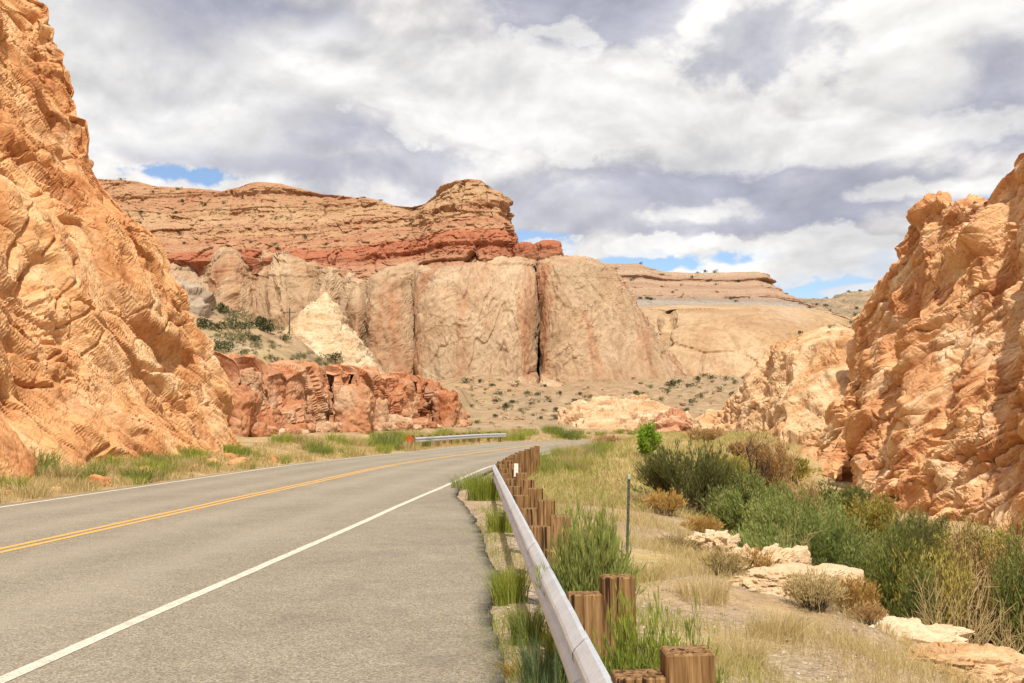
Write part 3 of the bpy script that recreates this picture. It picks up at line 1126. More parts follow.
        return H * (d * (1 - back))[:, None]
    tops = np.array([P(a[0], a[3], a[4]) for a in rim])
    o = np.argsort(tops[:, 0])
    RX, RY = tops[o, 0], tops[o, 1]
    sheet('rim_strata', [uprof(*a) for a in rim], 700, 190, udisp, rimm, dens=np.array([.3] + [1] * 6 + [.3, .12, .05]), parent=th, sm=0, loc=L)
    # small knob on the shoulder right of the summit
    for k, (px, py, Y, sx, sz) in enumerate(((524, 257, 352, 3.6, 4.6), (536, 259, 350, 4.4, 5.0), (547, 257, 349, 4.8, 5.4))):
        c = P(px, py, Y)
        block('rim_knob', 400 + k, c, (sx, 5, sz), (0, 0, k), rimm, th, n=26, power=3.2, amp=.14, fs=2.0)
    return th


def right_mesa():
    apm = rock_mat('slickrock', crack=.02, cols=[(0.360, 0.231, 0.130), (0.432, 0.295, 0.173), (0.475, 0.344, 0.216)], size=40, rot=(0, 0, 0), aniso=(1, 1, .6), stain=(0.317, 0.168, 0.094), stain_amt=.5, pale=(0.432, 0.351, 0.274), pale_amt=.3, bump=.4, bdist=1.5)
    tm = rock_mat('mesa_strata', [(0.341, 0.235, 0.160), (0.387, 0.274, 0.187), (0.418, 0.306, 0.212)], 30, (0, 0, 0), (.5, .5, 2),
                  strata={'z': (60, 92), 'warp': .012, 'amp': 6, 'mix': .85, 'fine': 1.0, 'seam': (0.206, 0.124, 0.090),
                          'stops': [(0, (0.280, 0.249, 0.224)), (.12, (0.325, 0.288, 0.251)), (.2, (0.259, 0.209, 0.172)), (.3, (0.368, 0.237, 0.162)), (.45, (0.392, 0.268, 0.180)), (.55, (0.328, 0.191, 0.129)), (.66, (0.401, 0.282, 0.189)), (.8, (0.336, 0.199, 0.137)), (.9, (0.403, 0.297, 0.204)), (1, (0.355, 0.243, 0.162))]}, bump=.5, bdist=1.5)
    th = thing('mesa', 'lower flat topped mesa with banded strata over bare slickrock right of the tall fissured wall', 'mesa', (110, 520, 20))
    L = th.location

    def prof(px, pyb, Yb, pym, Ym, pyt, Yt):
        b, m, c = P(px, pyb, Yb), P(px, pym, Ym), P(px, pyt, Yt)
        return [b + np.array([0, -12, -14]), b, b + (m - b) * [.25, .25, .5], b + (m - b) * [.6, .6, .82], m, m + (c - m) * .5, c, c + np.array([0, 60, -2]), c + np.array([0, 62, -60])]
    st = [prof(600, 372, 430, 318, 480, 306, 540), prof(640, 372, 425, 314, 475, 306, 540), prof(658, 371, 418, 312, 470, 305, 540), (prof(668, 370, 440, 312, 485, 305, 540)), prof(676, 370, 416, 311, 468, 305, 540), prof(700, 368, 408, 310, 462, 305, 540),
          prof(730, 367, 404, 310, 458, 305, 540), prof(760, 368, 404, 308, 458, 305, 540), prof(800, 366, 410, 309, 466, 307, 540), prof(830, 364, 420, 314, 480, 312, 540), prof(870, 362, 440, 326, 500, 322, 550), prof(930, 362, 460, 340, 510, 336, 560)]

    def ad(V, N):
        w = np.stack([fbm(V * .015, 3, 461), fbm(V * .015, 3, 462), fbm(V * .015, 3, 463)], 1) * 14
        A = V + w
        d = fbm(V * .012, 4, 464) * 8
        f1, e1 = facet(A * np.array([.03, .03, .02]), 465, 1.0)
        d += f1 * 4 - np.exp(-(e1 / .04) ** 2) * 1.6 + fbm(A * .12, 5, 467, .6) * 1.6
        return (N * np.array([1, 1, .12], np.float32)) * (d * (1 - .8 * sstep(52, 60, V[:, 2])))[:, None]
    sheet('slickrock_apron', st, 420, 150, ad, apm, dens=np.array([.4, 1, 1, 1, 1, .8, .2, .2]), parent=th, sm=1, loc=L)

    def tp(px, pyb, Yb, pyt, Yt):
        b, c = P(px, pyb, Yb), P(px, pyt, Yt)
        return [b + np.array([0, -14, -8])] + [b + (c - b) * k / 6 for k in range(7)] + [c + np.array([0, 60, .5]), c + np.array([0, 200, -3]), c + np.array([0, 202, -80])]
    ts = [(560, 306, 545, 262, 640), (598, 306, 545, 263, 636), (640, 305, 545, 262, 632), (652, 305, 545, 266, 632), (668, 305, 545, 271, 632), (700, 304, 545, 272.5, 628), (735, 304, 545, 272, 622), (760, 304, 545, 271.5, 616), (768, 304, 547, 277, 616), (780, 304, 550, 286, 614), (792, 304, 556, 296, 612), (802, 305, 566, 302, 618), (815, 308, 585, 307, 640)]
    tops = np.array([P(a[0], a[3], a[4]) for a in ts])

    def td(V, N):
        w = np.stack([fbm(V * .015, 3, 471), fbm(V * .015, 3, 472), fbm(V * .012, 3, 473)], 1)
        z = V[:, 2] + w[:, 2] * 4
        H = N * np.array([1, 1, .1], np.float32)
        d = strata_fn(z, 475, 5.0, 9.0, .12) + strata_fn(z + 1.1, 476, 2.0, 3.2, .15)
        d += fbm(V * np.array([.03, .03, .015]), 5, 477) * 7
        f1, e1 = facet(V * np.array([.06, .06, .08]), 478, 1.0)
        d += f1 * 2.5 + fbm(V * .3, 4, 479, .6) * 1.2
        back = sstep(10, 35, V[:, 1] - np.interp(V[:, 0], tops[:, 0], tops[:, 1]))
        return H * (d * (1 - back))[:, None]
    sheet('banded_strata', [tp(*a) for a in ts], 420, 130, td, tm, dens=np.array([.3] + [1] * 6 + [.4, .1, .05]), parent=th, sm=0, loc=L)

    # dark wooded plateau on the skyline
    dm = rock_mat('plateau_soil', [(.26, .20, .14), (.36, .26, .17), (.44, .32, .21)], 20, (0, 0, 0), (1, 1, 2.5), stain=(.20, .19, .11), stain_amt=.6, bump=.6, bdist=2)
    t2 = thing('plateau', 'distant low plateau speckled with dark shrubs on the skyline left of the right cliff', 'plateau', (330, 1000, 60))
    st = []
    for px, py in ((760, 303), (800, 297), (830, 296), (860, 294), (900, 293), (960, 290), (1100, 288), (1300, 286)):
        b, c = P(px, 345, 900), P(px, py, 1040)
        st.append([b + np.array([0, -30, -40]), b, b + (c - b) * [.4, .4, .5], c, c + np.array([0, 200, 2]), c + np.array([0, 210, -120])])
    sheet('plateau_slope', st, 240, 70, lambda V, N: fbm(V * .02, 5, 491) * 9 + fbm(V * .12, 4, 492) * 4, dm, dens=np.array([.5, 1, 1, .6, .2]), parent=t2, sm=1, loc=t2.location)


def red_ledge():
    m = rock_mat('red_sandstone', [(.36, .135, .062), (.46, .20, .10), (.53, .30, .175)], 4, (0, 0, 0), (1, 1, .6), stain=(.50, .32, .20), stain_amt=.6, pale=(.54, .38, .25), pale_amt=.8, bump=.55, bdist=.22)
    mp = rock_mat('pale_ledge_sandstone', [(.42, .23, .13), (.54, .35, .22), (.62, .45, .31)], 3, (0, 0, 0), (1, 1, 1.2), stain=(.42, .17, .085), stain_amt=.5, bump=.55, bdist=.2)
    th = thing('rock_ledge', 'red jointed sandstone ledge of upright blocks beyond the left cliff, scrub slope on top', 'rock ledge', (-12, 82, 0))
    L = th.location

    def prof(px, pyb, Y, pyt):
        b, c = P(px, pyb, Y), P(px, pyt, Y + 2.4)
        nx = np.array([-.95, .3, 0])
        return [b + np.array([.6, -.2, -1.5]), b + np.array([0, 0, -.2]), b + (c - b) * .3, b + (c - b) * .7, c, c + nx * 1.5 + [0, 0, .35], c + nx * 7 + [0, 0, -.2], c + nx * 9 + [0, 0, -6]]
    st = [prof(170, 452, 54, 371)]
    ln = lambda px: (np.interp(px, [170, 206, 250, 300, 335, 372, 400, 424, 444, 452, 462], [452, 452, 450, 447, 446, 443, 441, 440, 438, 437, 436]),
                     np.interp(px, [170, 206, 250, 300, 335, 372, 400, 424, 444, 452, 462], [54, 58, 64.5, 72, 78.5, 86, 93.5, 100, 106, 114, 122]),
                     np.interp(px, [170, 206, 250, 300, 335, 372, 400, 424, 444, 452, 462], [370, 370, 370, 370, 370.5, 373, 376, 379, 383, 400, 416]))
    ws = []
    for x0, x1, push, drop in ((196, 220, .6, 0), (224, 250, .9, 1), (255, 304, -.7, 0), (307, 331, .7, 0), (336, 352, -.2, 1), (354, 373, -.7, 0), (378, 398, 1.2, 3), (401, 414, .6, 4), (418, 432, .6, 1), (435, 449, -.6, 2)):
        for px, ex in ((x0 - 1.2, 1.6), (x0, .4), (x0 + .25 * (x1 - x0), .0), (x0 + .75 * (x1 - x0), .0), (x1, .4), (x1 + 1.2, 1.6)):
            pb, Y, pt = ln(px)
            st.append(prof(px, pb, Y + push + ex, pt + drop))
    st += [prof(454, 437, 115, 402), prof(464, 436, 122, 418)]

    def d(V, N):
        w = np.stack([fbm(V * .2, 3, 561), fbm(V * .2, 3, 562), fbm(V * .2, 3, 563)], 1)
        A = V + w * 1.4
        # vertical joint blocks
        f1, e1 = facet(A * np.array([.22, .22, .13]), 565, .9)
        f2, e2 = facet(A * np.array([.6, .6, .45]), 566, 1.0)
        face = sstep(6.6, 5.2, V[:, 2])
        o = f1 * 1.0 + f2 * .14 + terrace(fbm(A * np.array([.35, .35, .14]), 4, 569, .42), 3, .12) * .9 + terrace(fbm(A * np.array([1.1, 1.1, .6]), 3, 570), 3, .15) * .14
        o += fbm(V * 1.6, 5, 567, .6) * .08
        o += fbm(V * np.array([.5, .5, 1.6]), 4, 568) * .2
        return o * (.3 + .7 * face)
    sheet('ledge_face', st, 760, 150, d, m, dens=np.array([.3, 1, 1, 1, 1, .6, .2]), parent=th, sm=1, out=(.8, -.6, .3), loc=L)
    # upright blocks along its front: px0, px1, py0, py1, depth, pale?, yaw
    for k, (x0, x1, y0, y1, Y, pale, tilt) in enumerate([
        (218, 251, 386, 456, 60.0, 0, .24), (236, 258, 370, 402, 65.8, 1, .0), (333, 371, 388, 446, 77.5, 0, .03), (382, 408, 416, 446, 88, 1, .3), (406, 430, 420, 444, 96, 1, -.3), (432, 458, 392, 440, 102.5, 0, .05), (372, 386, 400, 444, 86, 1, .1)]):
        a, b = P(x0, y0, Y), P(x1, y1, Y)
        c = (a + b) / 2
        w, h = (b[0] - a[0]) / 2, (a[2] - b[2]) / 2
        c[1] += w * .5
        block('rock_block', 600 + k, c, (w * 1.02, w * 1.15, h * 1.03), (0, tilt, -.25 + .5 * random.random()), mp if pale else m, th, n=44, power=4.5 if not pale else 3.6, amp=.15, fs=1.5)
    # fallen pale stones at its foot
    for k in range(46):
        px = RNG.uniform(255, 470)
        Y = np.interp(px, [255, 330, 400, 470], [63, 74.5, 89, 108]) + RNG.uniform(-2.5, 1.5)
        c = P(px, 445, Y)
        r = RNG.uniform(.2, .62)
        z = zt1(c[0], c[1])
        b = block('fallen_boulder', 650 + k, (c[0], c[1], z + r * .35), (r * RNG.uniform(.9, 1.5), r * 1.1, r * RNG.uniform(.6, .95)), (RNG.uniform(-.4, .4), RNG.uniform(-.4, .4), RNG.uniform(0, 6)), mp if k % 3 else m, n=9, power=3.4, amp=.24)
        tag(b, 'fallen stone lying at the foot of the red jointed ledge', 'boulder', 'stones fallen below the red ledge')


def dome_rock():
    m = rock_mat('cream_dome_sandstone', [(0.508, 0.352, 0.208), (0.607, 0.456, 0.296), (0.656, 0.528, 0.368)], 6, (0, 0, 0), (1, 1, 1.8), stain=(0.508, 0.320, 0.176), stain_amt=.3, lines={'scale': (.12, .12, 1.1), 'col': (0.492, 0.320, 0.184), 'amt': .35}, bump=.55, bdist=.35)
    Y = 152
    apex = P(326, 292, Y)
    nu, nv = 200, 90
    th = np.linspace(0, 2 * pi, nu)
    h = np.linspace(0, 1, nv)
    left = np.interp(h, [0, .06, .25, .5, .75, 1], [0.02, .10, .30, .60, .88, 1.12]) * (326 - 240) / F * Y
    right = np.interp(h, [0, .1, .3, .55, .8, 1], [0.02, .14, .34, .62, .86, 1.06]) * (388 - 326) / F * Y
    c = (1 + np.cos(th)) / 2
    R = left[None] * (1 - c[:, None]) + right[None] * c[:, None]
    G = np.stack([apex[0] + R * np.cos(th)[:, None], Y + R * np.sin(th)[:, None], np.repeat((apex[2] - h * 13.5)[None], nu, 0)], 2)
    n = grid_normals(G)
    if (n * (G - np.array([apex[0], Y, apex[2] - 12]))).sum() < 0:
        n = -n
    V, N = G.reshape(-1, 3), n.reshape(-1, 3)
    f1, e1 = facet(V * np.array([.22, .22, .3]), 701, 1.0)
    f2, e2 = facet(V * np.array([.7, .7, 1.1]), 702, 1.0)
    th_ = V
    d = f1 * .45 + f2 * .12 + terrace(fbm(V * np.array([.25, .25, .6]), 4, 705), 3, .15) * .8 + fbm(V * .9, 5, 704, .6) * .16
    taper = np.clip(np.linspace(0, 1, nv) / .12, .15, 1)
    d = d * np.tile(taper, nu)
    V = V + N * d[:, None]
    V.reshape(nu, nv, 3)[-1] = V.reshape(nu, nv, 3)[0]
    o = link('dome_rock', mesh_np('dome_rock', V - [apex[0], Y, 10], grid_quads(nu, nv)[:, ::-1]), m, None, (apex[0], Y, 10))
    tag(o, 'pale cream pointed dome of rock on the slope above the red ledge', 'rock')


def mid_slabs():
    m = rock_mat('cream_slab_sandstone', [(0.492, 0.304, 0.168), (0.590, 0.400, 0.240), (0.656, 0.488, 0.320)], 3.5, (0, 0, 0), (.6, .6, 2), stain=(0.410, 0.192, 0.096), stain_amt=.35, lines={'scale': (.2, .2, 1.6), 'col': (0.394, 0.192, 0.104), 'amt': .4}, bump=.5, bdist=.2)
    mr = rock_mat('rosy_slab_sandstone', [(.44, .20, .11), (.56, .30, .18), (.66, .44, .28)], 2.5, (0, 0, 0), (1, 1, 1), stain=(.36, .15, .08), stain_amt=.5, bump=.5, bdist=.2)

    def slab(seed, stt, label, mat, amp=1.0):
        st = []
        for px, pyb, Yb, pyt, Yt in stt:
            b, c = P(px, pyb, Yb), P(px, pyt, Yt)
            st.append([b + np.array([0, -1, -3.0]), b, b + (c - b) * [.35, .35, .55], b + (c - b) * [.7, .7, .85], c, c + np.array([.5, 6, -.3]), c + np.array([.5, 9, -6])])

        def d(V, N):
            w = np.stack([fbm(V * .15, 3, seed), fbm(V * .15, 3, seed + 1), fbm(V * .15, 3, seed + 2)], 1)
            A = V + w * 1.5
            f1, e1 = facet(A * np.array([.2, .2, .45]), seed + 3, 1.0)
            f2, e2 = facet(A * np.array([.6, .6, 1.3]), seed + 4, 1.0)
            o = f1 * .9 + f2 * .35 - np.exp(-(e1 / .06) ** 2) * .4
            o += strata_fn(V[:, 2] + w[:, 0] * 1.2, seed + 5, 1.1, .9, .15) * .7 + fbm(V * 1.2, 5, seed + 6, .6) * .22 + fbm(V * .1, 2, seed + 7) * .8
            return o * amp
        o = sheet('rock_slab', st, 260, 90, d, mat, dens=np.array([.4, 1, 1, 1, .4, .15]), sm=1)
        c = np.mean([P(a[0], a[1], a[2]) for a in stt], 0)
        o.data.transform(__import__('mathutils').Matrix.Translation(-__import__('mathutils').Vector(c)))
        o.location = c
        tag(o, label, 'rock slab')
    slab(720, [(536, 438, 118, 437, 122), (552, 438, 112, 428, 124), (566, 438, 109, 410, 126), (580, 438, 107, 403, 126), (610, 438, 106, 401, 126), (640, 438, 104, 402, 124), (660, 439, 104, 406, 122), (676, 440, 104, 412, 120), (692, 440, 106, 420, 119)],
         'broad cream sandstone slab across the valley floor beyond the grassy verge', m)
    slab(740, [(655, 444, 97, 440, 100), (664, 444, 96, 416, 102), (674, 444, 95, 411, 101), (684, 444, 95, 413, 101), (692, 445, 95, 430, 100)],
         'small rosy rock outcrop at the right end of the cream slab', mr)
    slab(760, [(428, 439, 124, 438, 127), (446, 439, 122, 430, 128), (470, 438, 122, 426, 130), (500, 437.5, 124, 427, 132), (520, 437, 124, 430, 132), (545, 437, 124, 432, 132), (560, 437, 126, 436, 131)],
         'low rubbly cream bank across the road bend below the talus slope', m)

    # grey outcrop at the top of the scrub hill, beside the left cliff
    c = P(178, 322, 118)
    o = block('rock_outcrop', 780, (c[0], c[1], c[2] + .6), (3.0, 2.6, 3.8), (.1, .5, .3), rock_mat('grey_sandstone', [(.30, .23, .165), (.38, .30, .225), (.44, .36, .28)], 2, bump=.5, bdist=.12), None, n=34, power=3.2, amp=.16)
    tag(o, 'rounded pale grey outcrop on the scrub slope just right of the tall left cliff', 'rock')


def near_ledges():
    m = rock_mat('wash_ledge_sandstone', [(0.480, 0.335, 0.198), (0.576, 0.429, 0.274), (0.640, 0.507, 0.350)], 1.3, (0, 0, 0), (.7, .7, 2.5), stain=(0.480, 0.281, 0.137), stain_amt=.35, lines={'scale': (1.2, .8, 6), 'col': (0.448, 0.296, 0.167), 'amt': .35}, bump=.5, bdist=.05)
    mo = rock_mat('wash_ledge_tan_sandstone', [(0.448, 0.257, 0.122), (0.528, 0.343, 0.182), (0.608, 0.437, 0.258)], 1.0, (0, 0, 0), (.7, .7, 2.0), stain=(0.400, 0.179, 0.076), stain_amt=.45, bump=.5, bdist=.05)

    data = [
        ((738, 556), (782, 606), 15.6, .8, m, 'pale sandstone hump at the lip of the wash behind the dry tufts', .34),
        ((752, 580), (834, 632), 14.3, .8, m, 'largest pale sandstone slab at the wash edge beside the twiggy dark tuft', .27),
        ((845, 614), (955, 668), 13.4, .62, m, 'long pale slab in front of the bare straw coloured stalks', .22),
        ((908, 648), (1012, 716), 10.8, .62, mo, 'tan rock slab nearest the lower right corner', .22),
        ((965, 630), (1060, 676), 12.8, .6, m, 'flat pale slab at the right edge of the picture', .2),
        ((692, 508), (728, 544), 20, .5, m, 'small pale rock half buried in straw below the olive bush', .3),
    ]
    for k, (a, b, Y, dep, mat, lab, hz) in enumerate(data):
        A, B = P(a[0], (a[1] + b[1]) / 2, Y), P(b[0], (a[1] + b[1]) / 2, Y)
        w = (B[0] - A[0]) / 2
        c = (A + B) / 2
        z = zt1(c[0], c[1])
        o = block('rock_ledge', 800 + k, (c[0], c[1], z + .0), (w * 1.1, dep * 1.5, hz), (RNG.uniform(-.06, .06), RNG.uniform(-.02, .10), -.65 + RNG.uniform(-.1, .1)), mat, None, n=60, power=3.4, amp=.22, fs=2.4, smooth=False)
        tag(o, lab, 'rock ledge')


# ------------------------------------------------------------------ sky, sun, camera
SUN_EL, SUN_AZ = radians(54), radians(8)     # towards the sun: behind the camera, a little right of its back


def build_sky():
    w = bpy.data.worlds.new('World')
    SC.world = w
    w.use_nodes = True
    w.cycles.sampling_method = 'MANUAL'
    w.cycles.sample_map_resolution = 256
    t = NT.__new__(NT)
    t.m, t.t, t._pos = None, w.node_tree, None
    t.t.nodes.clear()
    t.out = t.n('ShaderNodeOutputWorld')
    D = t.n('ShaderNodeTexCoord').outputs['Generated']
    s = t.sepz(D)
    X, Y, Z = s[0], s[1], s[2]
    az = t.math('ARCTAN2', X, Y)
    el = t.math('ARCSINE', Z)
    zc = t.math('ADD', t.math('MAXIMUM', Z, 0.0), .16)
    comb = t.n('ShaderNodeCombineXYZ')
    t.l(t.math('DIVIDE', X, zc), comb.inputs[0])
    t.l(t.math('DIVIDE', Y, zc), comb.inputs[1])
    comb.inputs[2].default_value = 2.3
    pc = comb.outputs[0]
    nbig = t.noise(pc, 1.1, 9, .58, .25)
    # angular space: finer billows
    c2 = t.n('ShaderNodeCombineXYZ')
    t.l(az, c2.inputs[0])
    t.l(t.math('MULTIPLY', el, 1.5), c2.inputs[1])
    c2.inputs[2].default_value = .7
    nb = t.noise(c2.outputs[0], 4.6, 8, .53, .3)
    up = t.mapping(c2.outputs[0], (1, 1, 1), (0, 0, 0), (-.004, .022, 0))
    nb_up = t.noise(up, 4.6, 8, .53, .3)
    relief = t.math('SUBTRACT', nb, nb_up)
    warp = t.math('SUBTRACT', nb, .5)
    fine = t.noise(c2.outputs[0], 17.0, 6, .58, .2)
    warp2 = t.math('SUBTRACT', fine, .5)

    def ang(px, py):
        v = P(px, py, 100.0) - np.array([0, 0, CAM_Z])
        v /= np.linalg.norm(v)
        return math.atan2(v[0], v[1]), math.asin(v[2])

    def blob(px, py, rx, ry, soft=.5, wob=.8, wob2=.35):
        a, e = ang(px, py)
        u = t.math('DIVIDE', t.math('SUBTRACT', az, a), rx / F)
        v = t.math('DIVIDE', t.math('SUBTRACT', el, e), ry / F)
        r = t.math('SQRT', t.math('ADD', t.math('MULTIPLY', u, u), t.math('MULTIPLY', v, v)))
        r = t.math('ADD', r, t.math('ADD', t.math('MULTIPLY', warp, wob * 3.6), t.math('MULTIPLY', warp2, wob2 * 3.6)))
        return t.maprange(r, 1.0 + soft, 1.0 - soft, 0, 1)

    def add(fs):
        o = fs[0]
        for f in fs[1:]:
            o = t.math('MAXIMUM', o, f)
        return o
    dark = add([blob(545, 207, 185, 36, .35, .9, .4), blob(780, 192, 190, 26, .35, .9, .4), blob(770, 40, 120, 50, .22, .9, .5), blob(620, 15, 110, 30, .25, .9, .5), blob(300, 132, 120, 22, .6, 1, .5), blob(1010, 75, 80, 60, .5, .9, .4), blob(200, 25, 130, 24, .6, 1, .5), blob(420, 168, 100, 24, .5, .9, .4), blob(690, 226, 120, 14, .4, .6, .5), blob(225, 158, 110, 14, .5, .7, .5), blob(100, 40, 70, 20, .6, .9, .5)])
    bright = add([blob(525, 105, 135, 52, .18, .9, .7), blob(665, 122, 100, 26, .2, .8, .7), blob(820, 140, 140, 22, .25, .7, .7), blob(640, 245, 80, 12, .2, .5, 1.2), blob(690, 216, 50, 8, .6, .9, 1.6), blob(815, 258, 88, 22, .16, .5, .8), blob(915, 50, 42, 55, .4, .8, .6), blob(150, 105, 120, 40, .6, 1, .5), blob(955, 186, 70, 10, .4, .7, 1.3), blob(80, 65, 60, 50, .7, 1, .5), blob(868, 290, 40, 7, .3, .3, .6), blob(330, 62, 90, 24, .6, 1, .6), blob(770, 268, 42, 14, .2, .4, .8)])
    blue = add([blob(172, 173, 56, 7, .4, .8, 2.0), blob(640, 266, 110, 12, .25, .5, 1.0), blob(850, 284, 70, 13, .25, .3, .5), blob(530, 244, 46, 14, .3, .35, .5), blob(985, 205, 36, 8, .5, .7, 1.2), blob(895, 270, 26, 16, .3, .4, .5), blob(735, 258, 30, 8, .3, .3, .5)])
    tex = t.math('ADD', t.math('MULTIPLY', nb, .78), t.math('MULTIPLY', fine, .22))
    shade = t.maprange(t.math('ADD', t.math('MULTIPLY', nbig, .2), t.math('MULTIPLY', tex, .8)), .40, .58)
    base = t.ramp(shade, [(0, (.62, .61, .63)), (.45, (.77, .75, .75)), (.8, (.90, .88, .86)), (1, (.98, .96, .93))])
    base = t.mix(t.math('MULTIPLY', dark, .95), base, t.ramp(tex, [(.36, (.40, .42, .525)), (.5, (.54, .545, .63)), (.62, (.70, .70, .74))]))
    base = t.mix(t.math('MULTIPLY', bright, .9), base, t.ramp(tex, [(.36, (.76, .75, .76)), (.48, (.95, .94, .92)), (.60, (1.08, 1.07, 1.04))]))
    rel = t.math('ADD', 1.0, t.math('MULTIPLY', relief, 1.5))
    rc = t.n('ShaderNodeCombineColor')
    for k in range(3):
        t.l(rel, rc.inputs[k])
    base = t.mix(1.0, base, rc.outputs[0], 'MULTIPLY')
    sky = t.n('ShaderNodeTexSky', sky_type='NISHITA')
    sky.sun_disc = False
    sky.sun_elevation = SUN_EL
    sky.sun_rotation = pi - SUN_AZ
    sky.altitude = 1600
    sky.ozone_density = 2.0
    gap = t.math('MULTIPLY', blue, t.math('SUBTRACT', 1.0, t.math('MULTIPLY', bright, .8)))
    gap = t.math('MULTIPLY', gap, .97)
    b1 = t.n('ShaderNodeBackground')
    t.l(sky.outputs[0], b1.inputs[0])
    b1.inputs[1].default_value = .12
    b2 = t.n('ShaderNodeBackground')
    t.l(base, b2.inputs[0])
    b2.inputs[1].default_value = CLOUD
    mx = t.n('ShaderNodeMixShader')
    t.l(gap, mx.inputs[0])
    t.l(b2.outputs[0], mx.inputs[1])
    t.l(b1.outputs[0], mx.inputs[2])
    t.l(mx.outputs[0], t.out.inputs[0])


CLOUD = .77


def build_light_camera():
    sd = bpy.data.lights.new('sun', 'SUN')
    sd.energy = 3.9
    sd.angle = radians(1.2)
    sd.color = (1.0, .93, .80)
    so = bpy.data.objects.new('sun', sd)
    COL.objects.link(so)
    import mathutils
    d = mathutils.Vector((sin(SUN_AZ) * cos(SUN_EL), -cos(SUN_AZ) * cos(SUN_EL), sin(SUN_EL)))
    so.rotation_euler = d.to_track_quat('Z', 'Y').to_euler()
    so.location = (0, -20, 60)
    cd = bpy.data.cameras.new('camera')
    cd.sensor_width = 36
    cd.lens = F / W_ * 36
    cd.clip_start = .05
    cd.clip_end = 20000
    co = bpy.data.objects.new('camera', cd)
    COL.objects.link(co)
    co.location = (0, 0, CAM_Z)
    co.rotation_euler = (pi / 2 + PITCH, 0, 0)
    SC.camera = co
    SC.view_settings.view_transform = 'Standard'
    SC.view_settings.look = 'None'
    SC.view_settings.exposure = EXPOSURE
    SC.view_settings.gamma = 1
    SC.cycles.use_denoising = True
    SC.cycles.max_bounces = 5
    SC.cycles.diffuse_bounces = 3
    SC.cycles.transmission_bounces = 3
    SC.cycles.transparent_max_bounces = 8
    SC.cycles.caustics_reflective = False
    SC.cycles.caustics_refractive = False


EXPOSURE = .35


# ------------------------------------------------------------------ guard rails, signs, poles
def wood_mat():
    t = NT('weathered_wood')
    p = t.objpos()
    oi = t.n('ShaderNodeObjectInfo').outputs['Random']
    off = t.n('ShaderNodeVectorMath', operation='ADD')
    t.l(p, off.inputs[0])
    cb = t.n('ShaderNodeCombineXYZ')
    for k in range(3):
        t.l(t.math('MULTIPLY', oi, 17.0 + 9 * k), cb.inputs[k])
    t.l(cb.outputs[0], off.inputs[1])
    q = off.outputs[0]
    g = t.noise(t.mapping(q, (48, 48, 2.2)), 1.0, 5, .65, .4)
    g2 = t.noise(t.mapping(q, (9, 9, 1.2)), 1.0, 4, .6)
    c = t.ramp(g, [(.32, (.05, .022, .009)), (.44, (.16, .082, .031)), (.58, (.285, .163, .066)), (.72, (.41, .26, .12))])
    c = t.mix(t.maprange(g2, .45, .65, 0, .4), c, (.30, .175, .085))
    crack = t.maprange(t.noise(t.mapping(q, (34, 34, .8)), 1.0, 3, .6, .3), .56, .61)
    c = t.mix(crack, c, (.03, .013, .006))
    h = t.math('SUBTRACT', g, t.math('MULTIPLY', crack, 1.6))
    t.principled(c, .8, 0, t.bump(h, .7, .006), .2)
    return t.m


def steel_mat():
    t = NT('galvanised_steel')
    p = t.pos()
    n = t.noise(p, 3, 6, .65)
    n2 = t.noise(t.mapping(p, (2, 2, 9)), 2.0, 5, .7)
    v = t.voronoi(p, 45, 'F1', 'Color')
    q = t.n('ShaderNodeSeparateColor')
    t.l(v, q.inputs[0])
    c = t.ramp(n, [(.3, (.55, .60, .66)), (.7, (.68, .72, .77))])
    c = t.mix(1.0, c, t.ramp(q.outputs[0], [(0, (.93, .93, .93)), (1, (1.05, 1.05, 1.05))]), 'MULTIPLY')
    c = t.mix(t.maprange(n2, .60, .74, 0, .4), c, (.36, .33, .29))
    t.principled(c, t.ramp(n2, [(.3, (.42,) * 3), (.7, (.58,) * 3)]), .5, t.bump(n, .12, .01), .4)
    return t.m


WPROF = [(.012, .312), (.030, .306), (.074, .262), (.083, .245), (.083, .215), (.074, .200), (.026, .172), (.018, .155), (.026, .140), (.074, .110), (.083, .095), (.083, .067), (.074, .050), (.030, .006), (.012, .0)]


